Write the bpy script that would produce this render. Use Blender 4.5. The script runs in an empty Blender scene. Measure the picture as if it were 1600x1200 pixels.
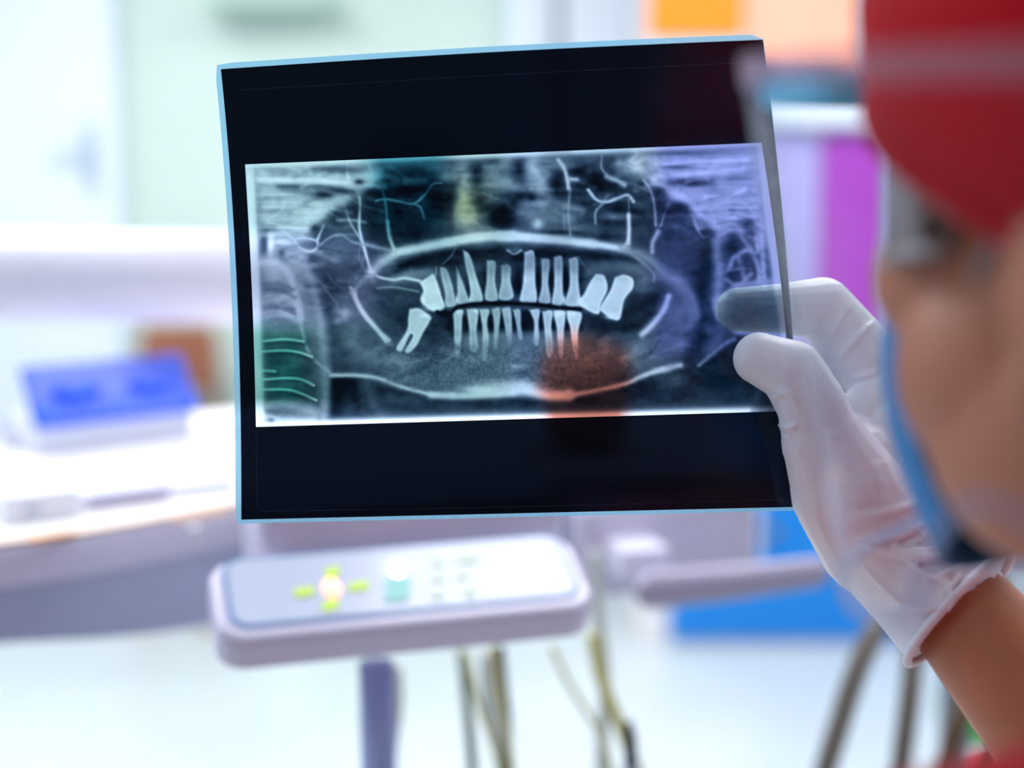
import bpy, math, random
import numpy as np
from mathutils import Vector, Matrix
from mathutils.geometry import interpolate_bezier
R = math.radians
rng = np.random.RandomState(7); random.seed(7)
S = bpy.context.scene; COL = S.collection
F = 1600*50/36.0
# ---------------------------------------------------------------- camera, light, exposure
CAM = Vector((0, 0, 1.45)); PITCH = R(8)
cd = bpy.data.cameras.new('camera'); cam = bpy.data.objects.new('camera', cd); COL.objects.link(cam)
cam.location = CAM; cam.rotation_euler = (R(90)-PITCH, 0, 0)
cd.lens = 50; cd.sensor_width = 36; cd.clip_start = 0.02
cd.dof.use_dof = True; cd.dof.focus_distance = 0.645; cd.dof.aperture_fstop = 2.9
S.camera = cam
S.view_settings.view_transform = 'Standard'; S.view_settings.look = 'None'
S.view_settings.gamma = 1; S.view_settings.use_curve_mapping = False
S.view_settings.exposure = 0.0
w = bpy.data.worlds.new('world'); S.world = w; w.use_nodes = True
w.node_tree.nodes['Background'].inputs[0].default_value = (0.85, 0.92, 1, 1)
w.node_tree.nodes['Background'].inputs[1].default_value = 0.3
LIGHTS = [(-1.2, 1.6, 19), (0.6, 1.6, 15), (-1.2, 3.2, 31), (0.9, 3.2, 28), (-0.9, -0.7, 2.5), (0.7, -0.7, 1)]
CEIL = 2.75
for i, (x, y, e) in enumerate(LIGHTS):
    ld = bpy.data.lights.new('ceiling_lamp_light', 'AREA'); ld.shape = 'RECTANGLE'; ld.size = 1.1; ld.size_y = .55
    ld.energy = e; ld.color = (0.97, 0.98, 1.0)
    lo = bpy.data.objects.new('ceiling_lamp_light', ld); COL.objects.link(lo); lo.location = (x, y, CEIL-.05)

# ---------------------------------------------------------------- maths
cp, sp = math.cos(PITCH), math.sin(PITCH)
def W(v):                       # camera-aligned metres -> world
    x, y, z = v
    return Vector((CAM.x+x, CAM.y+y*cp+z*sp, CAM.z+z*cp-y*sp))
def C(px, py, d): return W(((px-800)/F*d, d, (600-py)/F*d))
def ray(px, py): return (C(px, py, 1)-CAM)
def atz(px, py, z):
    r = ray(px, py); return CAM + r*((z-CAM.z)/r.z)
def aty(px, py, y):
    r = ray(px, py); return CAM + r*((y-CAM.y)/r.y)
def lin(c):
    return tuple(((v/255)/12.92 if v/255 <= .04045 else ((v/255+.055)/1.055)**2.4) for v in c)

# ---------------------------------------------------------------- materials
def mat(name, rgb, rough=.5, spec=.5, metal=0, noise=0, nscale=8, bump=0, bscale=60, sss=0, coat=0, alpha=1, emit=None, es=1, trans=0):
    m = bpy.data.materials.new(name); m.use_nodes = True; nt = m.node_tree; b = nt.nodes['Principled BSDF']
    c = (*lin(rgb), 1); b.inputs['Base Color'].default_value = c
    b.inputs['Roughness'].default_value = rough; b.inputs['Specular IOR Level'].default_value = spec
    b.inputs['Metallic'].default_value = metal
    if coat: b.inputs['Coat Weight'].default_value = coat; b.inputs['Coat Roughness'].default_value = .1
    if sss:
        b.inputs['Subsurface Weight'].default_value = sss; b.inputs['Subsurface Radius'].default_value = (.01, .005, .003)
        b.inputs['Subsurface Scale'].default_value = 1
    if trans: b.inputs['Transmission Weight'].default_value = trans
    if emit: b.inputs['Emission Color'].default_value = (*lin(emit), 1); b.inputs['Emission Strength'].default_value = es
    b.inputs['Alpha'].default_value = alpha
    tc = nt.nodes.new('ShaderNodeTexCoord')
    if noise:
        n = nt.nodes.new('ShaderNodeTexNoise'); n.inputs['Scale'].default_value = nscale; n.inputs['Detail'].default_value = 4
        nt.links.new(tc.outputs['Object'], n.inputs['Vector'])
        r = nt.nodes.new('ShaderNodeValToRGB')
        r.color_ramp.elements[0].position = .3; r.color_ramp.elements[1].position = .7
        r.color_ramp.elements[0].color = (*[v*(1-noise) for v in c[:3]], 1)
        r.color_ramp.elements[1].color = (*[min(1, v*(1+noise)) for v in c[:3]], 1)
        nt.links.new(n.outputs['Fac'], r.inputs['Fac']); nt.links.new(r.outputs['Color'], b.inputs['Base Color'])
    if bump:
        n = nt.nodes.new('ShaderNodeTexNoise'); n.inputs['Scale'].default_value = bscale; n.inputs['Detail'].default_value = 3
        nt.links.new(tc.outputs['Object'], n.inputs['Vector'])
        bp = nt.nodes.new('ShaderNodeBump'); bp.inputs['Strength'].default_value = bump; bp.inputs['Distance'].default_value = .002
        nt.links.new(n.outputs['Fac'], bp.inputs['Height']); nt.links.new(bp.outputs['Normal'], b.inputs['Normal'])
    return m
def schlick(nt, f0, k=1):            # mirror share that is the same from both sides of a thin sheet
    lw = nt.nodes.new('ShaderNodeLayerWeight'); lw.inputs['Blend'].default_value = .5
    p = nt.nodes.new('ShaderNodeMath'); p.operation = 'POWER'; p.inputs[1].default_value = 5
    q = nt.nodes.new('ShaderNodeMath'); q.operation = 'MULTIPLY_ADD'; q.inputs[1].default_value = (1-f0)*k; q.inputs[2].default_value = f0
    nt.links.new(lw.outputs['Facing'], p.inputs[0]); nt.links.new(p.outputs[0], q.inputs[0]); return q
def sheet_mat(name, tint, haze, hazecol=(235, 235, 250), rough=.05):    # clear plastic sheet with a light haze
    m = bpy.data.materials.new(name); m.use_nodes = True; nt = m.node_tree; nt.nodes.clear()
    o = nt.nodes.new('ShaderNodeOutputMaterial'); t = nt.nodes.new('ShaderNodeBsdfTransparent'); t.inputs[0].default_value = (*lin(tint), 1)
    d = nt.nodes.new('ShaderNodeBsdfDiffuse'); d.inputs[0].default_value = (*lin(hazecol), 1)
    tr = nt.nodes.new('ShaderNodeBsdfTranslucent'); tr.inputs[0].default_value = (*lin(hazecol), 1)
    dm = nt.nodes.new('ShaderNodeMixShader'); dm.inputs[0].default_value = .5
    nt.links.new(d.outputs[0], dm.inputs[1]); nt.links.new(tr.outputs[0], dm.inputs[2])
    mx = nt.nodes.new('ShaderNodeMixShader')
    lw = nt.nodes.new('ShaderNodeLayerWeight'); lw.inputs['Blend'].default_value = .5
    mr = nt.nodes.new('ShaderNodeMapRange'); mr.inputs[1].default_value = 0; mr.inputs[2].default_value = 1
    mr.inputs[3].default_value = haze; mr.inputs[4].default_value = min(1, haze+.42)
    pw = nt.nodes.new('ShaderNodeMath'); pw.operation = 'POWER'; pw.inputs[1].default_value = 5.0
    nt.links.new(lw.outputs['Facing'], pw.inputs[0]); nt.links.new(pw.outputs[0], mr.inputs[0]); nt.links.new(mr.outputs[0], mx.inputs[0])
    nt.links.new(t.outputs[0], mx.inputs[1]); nt.links.new(dm.outputs[0], mx.inputs[2])
    g = nt.nodes.new('ShaderNodeBsdfGlossy'); g.inputs['Roughness'].default_value = rough
    fr = schlick(nt, .009, .5)
    m2 = nt.nodes.new('ShaderNodeMixShader'); nt.links.new(fr.outputs[0], m2.inputs[0])
    nt.links.new(mx.outputs[0], m2.inputs[1]); nt.links.new(g.outputs[0], m2.inputs[2]); nt.links.new(m2.outputs[0], o.inputs[0])
    return m

# ---------------------------------------------------------------- mesh building
class MB:
    def __init__(s): s.v = []; s.f = []
    def add(s, v, f):
        n = len(s.v); s.v += [Vector(p) for p in v]; s.f += [tuple(i+n for i in q) for q in f]; return s
    def frame(s, o, X, Y, Z, a, b, c):      # box in a frame: a,b,c are (lo,hi)
        v = [o+X*i+Y*j+Z*k for k in c for j in b for i in a]
        return s.add(v, [(0, 2, 3, 1), (4, 5, 7, 6), (0, 1, 5, 4), (2, 6, 7, 3), (0, 4, 6, 2), (1, 3, 7, 5)])
    def box(s, lo, hi, rot=0, piv=None):
        X = Vector((math.cos(rot), math.sin(rot), 0)); Y = Vector((-X.y, X.x, 0)); Z = Vector((0, 0, 1))
        piv = Vector(piv) if piv is not None else Vector((0, 0, 0))
        return s.frame(piv, X, Y, Z, (lo[0], hi[0]), (lo[1], hi[1]), (lo[2], hi[2]))
    def rings(s, rs, cap=True, closed=False):
        n = len(rs[0]); base = len(s.v); s.v += [Vector(p) for r in rs for p in r]
        m = len(rs)
        for i in range(m if closed else m-1):
            a = base+i*n; b = base+((i+1) % m)*n
            for j in range(n): s.f.append((a+j, a+(j+1) % n, b+(j+1) % n, b+j))
        if cap and not closed:
            s.f.append(tuple(base+j for j in reversed(range(n)))); s.f.append(tuple(base+(m-1)*n+j for j in range(n)))
        return s
    def tube(s, pts, r, n=12, cap=True, closed=False):
        pts = [Vector(p) for p in pts]; rs = r if hasattr(r, '__len__') else [r]*len(pts)
        up = None; out = []
        for i, p in enumerate(pts):
            if closed: t = pts[(i+1) % len(pts)]-pts[i-1]
            else: t = pts[min(i+1, len(pts)-1)]-pts[max(i-1, 0)]
            t.normalize()
            if up is None: up = t.orthogonal().normalized()
            else:
                up = up-t*up.dot(t); up.normalize()
            b = t.cross(up)
            out.append([p+(up*math.cos(2*math.pi*k/n)+b*math.sin(2*math.pi*k/n))*rs[i] for k in range(n)])
        return s.rings(out, cap, closed)
    def ell(s, c, X, Y, Z, n=20, m=12):     # ellipsoid, X Y Z are radius vectors
        c = Vector(c); rs = []
        base = len(s.v)
        s.v.append(c+Z)
        for i in range(1, m):
            th = math.pi*i/m
            for k in range(n):
                ph = 2*math.pi*k/n
                s.v.append(c+X*(math.sin(th)*math.cos(ph))+Y*(math.sin(th)*math.sin(ph))+Z*math.cos(th))
        s.v.append(c-Z); e = len(s.v)-1
        for k in range(n):
            s.f.append((base, base+1+k, base+1+(k+1) % n)); l = base+1+(m-2)*n
            s.f.append((e, l+(k+1) % n, l+k))
        for i in range(m-2):
            a = base+1+i*n; b = a+n
            for k in range(n): s.f.append((a+k, b+k, b+(k+1) % n, a+(k+1) % n))
        return s
    def sph(s, c, r, n=16, m=10): return s.ell(c, Vector((r, 0, 0)), Vector((0, r, 0)), Vector((0, 0, r)), n, m)
    def caps(s, pts, rs, ends=True):        # tapered capsule chain
        for i, (p, r) in enumerate(zip(pts, rs)):
            if ends is True or i < len(pts)-1: s.sph(p, r)
        for i in range(len(pts)-1): s.tube([pts[i], pts[i+1]], [rs[i], rs[i+1]], 18)
        return s
    def prism(s, outline, off):             # outline list + offset vector
        n = len(outline); base = len(s.v)
        s.v += [Vector(p) for p in outline]+[Vector(p)+off for p in outline]
        s.f.append(tuple(base+i for i in range(n))); s.f.append(tuple(base+n+i for i in reversed(range(n))))
        for i in range(n): s.f.append((base+i, base+n+i, base+n+(i+1) % n, base+(i+1) % n))
        return s
    def build(s, name, m, parent=None, smooth=False, bevel=0, remesh=0, sm=0, subd=0, solid=0, seg=3):
        me = bpy.data.meshes.new(name); o0 = wloc(parent)
        me.from_pydata([p-o0 for p in s.v], [], s.f); me.update()
        o = bpy.data.objects.new(name, me); COL.objects.link(o)
        if parent: o.parent = parent
        me.materials.append(m)
        if smooth or remesh: me.polygons.foreach_set('use_smooth', [True]*len(me.polygons))
        if not parent and False: pass
        if remesh:
            q = o.modifiers.new('r', 'REMESH'); q.mode = 'VOXEL'; q.voxel_size = remesh; q.use_smooth_shade = True
        if sm: q = o.modifiers.new('s', 'SMOOTH'); q.factor = .5; q.iterations = sm
        if solid: q = o.modifiers.new('t', 'SOLIDIFY'); q.thickness = solid; q.offset = 0
        if bevel:
            q = o.modifiers.new('b', 'BEVEL'); q.width = bevel; q.segments = seg; q.limit_method = 'ANGLE'; q.angle_limit = R(35)
            me.polygons.foreach_set('use_smooth', [True]*len(me.polygons))
            q = o.modifiers.new('w', 'WEIGHTED_NORMAL'); q.keep_sharp = True
        if subd: q = o.modifiers.new('d', 'SUBSURF'); q.levels = subd; q.render_levels = subd
        return o
def wloc(o):
    p = Vector((0, 0, 0))
    while o: p += Vector(o.location); o = o.parent
    return p
def tag(o, label=None, cat=None, group=None, kind=None):
    for k, v in (('label', label), ('category', cat), ('group', group), ('kind', kind)):
        if v: o[k] = v
    return o
def thing(name, label, cat, loc, group=None):
    o = bpy.data.objects.new(name, None); COL.objects.link(o); o.location = loc; o.empty_display_size = .05
    return tag(o, label, cat, group)
def catmull(pts, n=8):
    P = [np.array(p, float) for p in pts]; P = [2*P[0]-P[1]]+P+[2*P[-1]-P[-2]]; out = []
    for i in range(1, len(P)-2):
        for k in range(n):
            t = k/n
            out.append(.5*((2*P[i])+(-P[i-1]+P[i+1])*t+(2*P[i-1]-5*P[i]+4*P[i+1]-P[i+2])*t*t+(-P[i-1]+3*P[i]-3*P[i+1]+P[i+2])*t**3))
    out.append(P[-2]); return out

# ---------------------------------------------------------------- the room
WY = 4.9
M = dict(
 mint=mat('mint_wall_paint', (206, 222, 212), .7, noise=.03, nscale=2, bump=.1),
 white=mat('white_gloss_paint', (228, 236, 246), .45, noise=.02, nscale=3),
 ceil=mat('ceiling_paint', (235, 238, 240), .8, bump=.1),
 floor=mat('pale_floor', (208, 217, 218), .35, noise=.05, nscale=2),
 grey=mat('greyish_paint', (120, 128, 136), .6, noise=.03),
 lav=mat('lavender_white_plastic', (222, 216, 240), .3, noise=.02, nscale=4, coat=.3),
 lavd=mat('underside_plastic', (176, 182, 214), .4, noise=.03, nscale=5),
 orange=mat('orange_laminate', (255, 140, 0), .4, noise=.02), purple=mat('magenta_laminate', (164, 56, 176), .4, noise=.03),
 lilac=mat('lilac_laminate', (172, 166, 220), .4, noise=.03), blue=mat('blue_laminate', (0, 128, 214), .4, noise=.03),
 peach=mat('peach_laminate', (250, 176, 146), .5, noise=.03), brass=mat('brass_knob', (150, 120, 90), .3, metal=.7),
)
def struct(name, mb, m, parent=None, **k): return tag(mb.build(name, m, parent, **k), kind='structure' if parent is None else None)
X0, X1, Y0 = -1.9, 2.2, -1.7
struct('floor', MB().box((X0, Y0, -.1), (X1, WY, 0)), M['floor'])
struct('ceiling', MB().box((X0, Y0, CEIL), (X1, WY, CEIL+.1)), M['ceil'])
struct('wall_back', MB().box((X0, WY, 0), (X1, WY+.1, CEIL)), M['mint'])
struct('wall_left', MB().box((X0-.1, Y0, 0), (X0, WY, CEIL)), M['white'])
struct('wall_right', MB().box((X1, Y0, 0), (X1+.1, WY, CEIL)), M['white'])
struct('wall_front', MB().box((X0, Y0-.1, 0), (X1, Y0, CEIL)), M['grey'])
# white door leaf at left with its frame, lever handle
dx1 = aty(190, 300, WY-.05).x
d1 = struct('door_1', MB().box((dx1-.95, WY-.07, .01), (dx1-.06, WY-.02, 2.1)), M['white'], bevel=.004)
tm = MB(); tm.box((dx1-.06, WY-.09, 0), (dx1, WY, 2.17)); tm.box((dx1-1.01, WY-.09, 0), (dx1-.95, WY, 2.17)); tm.box((dx1-.95, WY-.09, 2.1), (dx1-.06, WY, 2.17))
struct('trim_1', tm, M['white'], bevel=.005)
hp = aty(140, 240, WY-.09)
hm = MB().box((hp.x-.02, WY-.085, hp.z-.13), (hp.x+.02, WY-.07, hp.z+.1)); hm.tube([(hp.x, WY-.08, hp.z), (hp.x, WY-.13, hp.z), (hp.x-.12, WY-.13, hp.z)], .01)
hm.build('door_handle', mat('satin_steel', (185, 200, 208), .35, metal=.3), d1, bevel=.002)
# second white door standing between the mint wall and the coloured cabinet
a = aty(795, 0, WY-.05).x; b = aty(985, 0, WY-.05).x
tm = MB(); tm.box((a, WY-.08, 0), (a+.07, WY, 2.4)); tm.box((b-.07, WY-.08, 0), (b, WY, 2.4)); tm.box((a+.07, WY-.08, 2.33), (b-.07, WY, 2.4))
struct('trim_2', tm, M['white'], bevel=.005)
d2 = struct('door_2', MB().box((a+.07, WY-.06, .01), (b-.07, WY-.02, 2.33)), mat('grey_white_door', (222, 230, 238), .45, noise=.02), bevel=.004)
MB().box((a+.15, WY-.068, 1.2), (a+.18, WY-.06, 2.2)).build('door_groove', M['grey'], d2)
struct('baseboard_back', MB().box((X0, WY-.02, 0), (X1, WY-.0, .09)), M['white'])
# ceiling light panels
lm = mat('lamp_diffuser', (250, 250, 255), .4, emit=(250, 250, 255), es=2.0)
for i, (x, y, e) in enumerate(LIGHTS):
    pos = ['over the near left corner of the tray', 'over the control panel', 'before the white door', 'before the coloured cabinet', 'behind the left of the viewer', 'behind the person in the red cap'][i]
    t = thing('ceiling_light', 'flat white rectangular ceiling light '+pos, 'light', (x, y, CEIL-.02), 'ceiling light panels')
    MB().box((x-.6, y-.32, CEIL-.04), (x+.6, y+.32, CEIL)).build('frame', M['white'], t)
    MB().box((x-.55, y-.275, CEIL-.045), (x+.55, y+.275, CEIL-.04)).build('diffuser', lm, t)
# unseen dark cupboard, added behind the viewer to shape the film's reflection
t = thing('reflection_cupboard', 'unseen dark cupboard added behind the viewer to darken the reflection in the upper film', 'cupboard', (0, Y0, 1.5))
dk = mat('dark_laminate', (14, 16, 26), .4, noise=.05)
MB().box((-1.4, Y0, 1.42), (1.4, Y0+.35, 2.6)).build('carcass', dk, t, bevel=.004)
for k in range(4):
    q = MB().box((-1.38+.7*k, Y0+.35, 1.44), (-.72+.7*k, Y0+.37, 2.58)).build('door', dk, t, bevel=.003)
    MB().box((-.8+.7*k, Y0+.37, 1.5), (-.78+.7*k, Y0+.39, 1.62)).build('handle', M['brass'], q)

# coloured cabinet
CY = 4.35
def cx(px): return aty(px, 600, CY).x
def cz(py): return aty(1100, py, CY).z
t = thing('cupboard', 'tall white cupboard with orange, purple and blue doors at the back wall', 'cupboard', (cx(1250), CY, 0))
xa, xb = cx(1000), cx(1560)
MB().box((xa, CY+.02, .0), (xb, WY-.03, 2.35)).build('carcass', mat('white_laminate', (238, 232, 232), .5, noise=.02), t, bevel=.006)
def door(n, px0, px1, py0, py1, m, knob=None, lab=None):
    zz = (cz(py1), cz(py0))
    z0 = max(.02, zz[0])
    q = MB().box((cx(px0), CY-.004, z0), (cx(px1), CY+.02, zz[1])).build('door', m, t, bevel=.005)
    if lab: q['label'] = lab
    if knob:
        k = aty(knob[0], knob[1], CY-.02); MB().sph(k, .018).tube([k, k+Vector((0, .02, 0))], .008).build('knob', M['brass'], q, smooth=True)
door(1, 1006, 1150, -200, 58, M['orange'], None, 'orange door')
door(1, 1158, 1330, -200, 130, M['peach'], None, 'peach door')
door(1, 1018, 1268, 205, 560, M['lilac'], None, 'lilac door')
door(1, 1272, 1374, 205, 560, M['purple'], None, 'magenta door')
door(1, 1380, 1550, 205, 560, M['lilac'], None, 'lilac door at the right')
door(1, 1194, 1500, 600, 890, M['blue'], (1206, 832), 'blue door')
door(1, 1052, 1500, 896, 1016, M['blue'], None, 'wide blue drawer front')
MB().box((cx(1000), CY-.06, cz(198)), (cx(1365), CY+.02, cz(152))).build('ledge', M['white'], t, bevel=.01)

# ---------------------------------------------------------------- left far things
TY = 4.72
a = aty(222, 508, TY); b = aty(335, 508, TY)
t = thing('wooden_chair', 'brown wooden chair behind the blue lidded box', 'chair', (a.x+.09, TY, 0))
wd = mat('brown_wood', (150, 92, 66), .5, noise=.25, nscale=6)
MB().box((a.x, TY-.015, a.z-.22), (b.x, TY+.015, a.z)).build('backrest', wd, t, bevel=.008)
MB().box((a.x-.02, TY-.22, .44), (b.x+.01, TY, .48)).build('seat', wd, t, bevel=.01)
for sx, sy, h in ((a.x, -.19, .44), (b.x-.01, -.19, .44), (a.x+.01, 0, a.z-.05), (b.x-.01, 0, a.z-.05)):
    MB().box((sx-.018, TY+sy-.018, 0), (sx+.018, TY+sy+.018, h)).build('leg', wd, t, bevel=.004)
g0 = aty(395, 600, 4.6)
t = thing('potted_plant', 'green leafy potted plant right of the brown wooden chair', 'plant', (g0.x, 4.6, 0))
gm = mat('leaf_green', (90, 190, 160), .5, noise=.35, nscale=14)
pm = MB(); cen = Vector((g0.x+.12, 4.6, 0))
pm.rings([[cen+Vector((r*math.cos(k*.35), r*math.sin(k*.35), z)) for k in range(18)] for r, z in ((.1, 0), (.14, .3), (.15, .32), (.13, .32), (.12, .28))])
pm.build('pot', M['white'], t, smooth=False)
lf = MB()
for k in range(46):
    an = random.uniform(0, 6.28); h = random.uniform(.5, 1.0); rr = random.uniform(.03, .17); q = cen+Vector((0, 0, .28))
    e = cen+Vector((math.cos(an)*rr, math.sin(an)*rr, h+.1)); mid = (q+e)/2+Vector((0, 0, .12)); side = Vector((-math.sin(an), math.cos(an), 0))
    P_ = [q.lerp(mid, x).lerp(mid.lerp(e, x), x) for x in (0, .25, .5, .75, 1)]; wv = (.004, .012, .03, .035, .002)
    base = len(lf.v)
    for p, w_ in zip(P_, wv): lf.v += [p-side*w_, p+Vector((0, 0, .004)), p+side*w_]
    for i in range(4):
        for j in range(2): lf.f.append((base+i*3+j, base+i*3+j+1, base+i*3+j+4, base+i*3+j+3))
lf.build('foliage', gm, t, smooth=True, solid=.002)

# pale wall shelf at the very top
a = aty(318, 8, WY-.2); b = aty(525, 8, WY-.2)
tag(MB().box((a.x, WY-.22, a.z), (b.x, WY, a.z+.03)).build('wall_shelf', mat('sage_paint', (178, 205, 188), .6, noise=.02), bevel=.004), 'sage green wall shelf at the top of the mint wall', 'shelf')
# small yellow notice behind the film
a = aty(700, 290, WY-.01); b = aty(765, 352, WY-.01)
tag(MB().box((a.x, WY-.012, b.z), (b.x, WY, a.z)).build('wall_notice', mat('yellow_paper', (222, 220, 160), .7, noise=.05), bevel=.002), 'small yellow sheet on the mint wall seen through the film', 'notice')

# teal picture on the wall behind the film
a = aty(575, 215, WY-.01); b = aty(700, 372, WY-.01)
t = thing('wall_picture', 'plain teal picture on the mint wall seen through the upper left of the film', 'picture', ((a.x+b.x)/2, WY-.01, b.z))
MB().box((a.x, WY-.025, b.z), (b.x, WY, a.z)).build('frame', mat('teal_frame', (54, 140, 148), .6, noise=.05), t, bevel=.003)
MB().box((a.x+.02, WY-.028, b.z+.02), (b.x-.02, WY-.025, a.z-.02)).build('canvas', mat('teal_canvas', (70, 156, 160), .7, noise=.12, nscale=7), t)
# red and green stools low at right
def stool(px, py, y, rad, hz, m, label):
    c = aty(px, py, y); c.z = hz
    t = thing('round_stool', label, 'stool', (c.x, c.y, 0))
    n = 28
    MB().rings([[Vector((c.x+r*math.cos(6.2832*k/n), c.y+r*math.sin(6.2832*k/n), z)) for k in range(n)] for r, z in ((rad*.9, hz-.09), (rad, hz-.07), (rad, hz-.02), (rad*.93, hz))]).build('seat', m, t, bevel=.01)
    MB().tube([(c.x, c.y, .06), (c.x, c.y, hz-.09)], .025).build('post', M['brass'], t, smooth=True)
    for k in range(5):
        an = k*6.2832/5; MB().tube([(c.x, c.y, .08), (c.x+rad*math.cos(an), c.y+rad*math.sin(an), .035)], [.02, .013]).sph((c.x+rad*math.cos(an), c.y+rad*math.sin(an), .026), .026).build('leg', M['white'], t, smooth=True)
stool(1690, 1190, 1.9, .16, .62, mat('red_vinyl', (205, 12, 30), .4, noise=.05), 'red round stool at the bottom right below the bare forearm')
stool(1575, 1130, 2.6, .13, .50, mat('green_vinyl', (20, 150, 20), .4, noise=.05), 'green round stool at the bottom right behind the brown hoses')

# ---------------------------------------------------------------- dental unit
ZT = 1.155
t0 = thing('dental_unit', 'white and lavender dental delivery unit with tray, control panel and hoses', 'dental unit', (0.0, 1.5, 0))
near = [(-190, 893), (-60, 874), (0, 866), (100, 853), (200, 836), (290, 818), (380, 802), (500, 790), (700, 776), (900, 762), (1080, 755), (1165, 757), (1192, 745)]
far = [(1195, 700), (1150, 660), (900, 648), (600, 642), (360, 646), (150, 665), (0, 690), (-190, 706)]
out = [atz(x, y, ZT) for x, y in near+far]
cen = sum(out, Vector())/len(out)
def inset(o, k): return [p+(cen-p).normalized()*k for p in o]
bd = MB()
bd.rings([[p+Vector((0, 0, dz)) for p in inset(out, k)] for k, dz in ((.02, .0), (.006, .006), (.0, .0), (.0, -.012), (.006, -.03))])
bd.build('tray_body', M['lav'], t0, bevel=.002)
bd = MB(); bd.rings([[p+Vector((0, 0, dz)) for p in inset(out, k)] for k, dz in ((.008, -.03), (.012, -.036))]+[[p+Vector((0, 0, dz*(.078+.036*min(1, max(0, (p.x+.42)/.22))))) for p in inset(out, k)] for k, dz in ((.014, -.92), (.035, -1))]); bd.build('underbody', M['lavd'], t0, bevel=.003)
mo = inset(out, .02); mm = MB(); mm.rings([[p+Vector((0, 0, dz)) for p in mo] for dz in (.0065, .008)])
mm.build('tray_mat', mat('white_mat', (250, 246, 246), .5, noise=.03, nscale=20), t0)
ps = [p+(cen-p).normalized()*.012+Vector((0, 0, .0072)) for p in out[:7]]; pe = [p+(cen-p).normalized()*.045+Vector((0, 0, .0082)) for p in out[:7]]
qs = MB(); qs.rings([[a, b, b+Vector((0, 0, .0012)), a+Vector((0, 0, .0012))] for a, b in zip(ps, pe)]); qs.build('edge_strip', mat('peach_strip', (248, 214, 186), .5, noise=.05), t0)
# arm housing under the right end
hb = MB(); A = C(905, 800, 1.36); B = C(1192, 790, 1.42)
Xd = (B-A); Xd.z = 0; Xd.normalize(); Yd = Vector((-Xd.y, Xd.x, 0)); Z = Vector((0, 0, 1))
L = (B-A).length
hb.frame(Vector((A.x, A.y, 0)), Xd, Yd, Z, (0, L), (0, .16), (C(1100, 915, 1.40).z, ZT-.01)); hb.build('arm_housing', M['lav'], t0, bevel=.012)
# control panel
NL, NR, FL, FR = C(340, 1006, .90), C(940, 948, .975), C(354, 880, .965), C(915, 820, 1.04)
px_ = (NR-NL); pw_ = px_.length; PX = px_.normalized(); py_ = ((FL-NL)+(FR-NR))/2; PYv = (py_-PX*py_.dot(PX)); ph_ = PYv.length; PYv.normalize(); PN = PX.cross(PYv).normalized()
def rrect(s0, s1, t0_, t1, r, z, n=6):
    o = []
    for cx_, cy_, a0 in ((s1-r, t1-r, 0), (s0+r, t1-r, 90), (s0+r, t0_+r, 180), (s1-r, t0_+r, 270)):
        for k in range(n+1):
            an = R(a0+90*k/n); o.append(NL+PX*(cx_+r*math.cos(an))+PYv*(cy_+r*math.sin(an))+PN*z)
    return o
cpn = MB().rings([rrect(.004, pw_-.004, .004, ph_-.004, .018, -.030), rrect(0, pw_, 0, ph_, .020, -.026), rrect(0, pw_, 0, ph_, .020, -.006), rrect(.002, pw_-.002, .002, ph_-.002, .019, -.002), rrect(.006, pw_-.006, .006, ph_-.006, .016, 0)][::1])
cp_o = cpn.build('control_panel', M['lav'], t0, smooth=True, bevel=.001)
MB().rings([rrect(.0095, pw_-.0095, .0105, ph_-.003, .013, .0003), rrect(.0095, pw_-.0095, .0105, ph_-.003, .013, .001)]).build('panel_border', mat('blue_grey_line', (120, 152, 205), .4), cp_o)
MB().rings([rrect(.0125, pw_-.0125, .0135, ph_-.005, .011, .0005), rrect(.0125, pw_-.0125, .0135, ph_-.005, .011, .0014)]).build('membrane', mat('white_membrane', (200, 209, 232), .3, noise=.02, coat=.3), cp_o)
def PP(x, y):
    r = ray(x, y); k = (NL-CAM).dot(PN)/r.dot(PN); return CAM+r*k+PN*.0016
def key(pts, m, nm='button', lab=None):
    q = MB().prism([PP(x, y)-PN*.0004 for x, y in pts], PN*.0012).build(nm, m, cp_o)
    if lab: q['label'] = lab
    return q
ylw = mat('glowing_yellow_green_print', (205, 236, 70), .5, emit=(190, 230, 60), es=.25); teal = mat('teal_print', (165, 226, 220), .5)  # yellow-green keys are print with a faint glow put into the material
pal = mat('pale_green_print', (222, 244, 190), .5)
for x, y, w2, h2 in ((475, 928, 15, 6), (560, 919, 15, 6), (519, 897, 11, 7), (516, 949, 12, 7)):
    key([(x-w2, y-h2+2), (x-w2, y+h2+2), (x+w2, y+h2-2), (x+w2, y-h2-2)], ylw, lab='yellow-green arrow key')
for x, y in ((683, 883), (683, 907), (683, 934), (722, 878), (722, 903), (733, 930), (738, 877)): key([(x-7, y-3), (x-7, y+4), (x+8, y+3), (x+8, y-4)], pal, lab='small pale green key')
key([(603, 905), (601, 944), (638, 941), (640, 902)], teal, lab='teal key')
def lamp(x, y, r, m, lab):
    c = PP(x, y); q = MB().ell(c, PX*r, PYv*r*1.6, PN*.003).build('indicator_light', m, cp_o, smooth=True); q['label'] = lab
lamp(620, 893, .0042, mat('white_led', (255, 235, 230), .3, emit=(255, 222, 214), es=8), 'lit white lamp')
lamp(518, 922, .0062, mat('peach_led', (255, 205, 175), .3, emit=(255, 186, 150), es=1.3), 'lit peach lamp')
# panel bracket to the body
a = (FL+FR)/2+Yd*.012
MB().frame(a, Xd, Yd, Z, (-.106, .118), (0, .10), (-.055, .028)).build('bracket', M['lav'], t0, bevel=.008)
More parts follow.
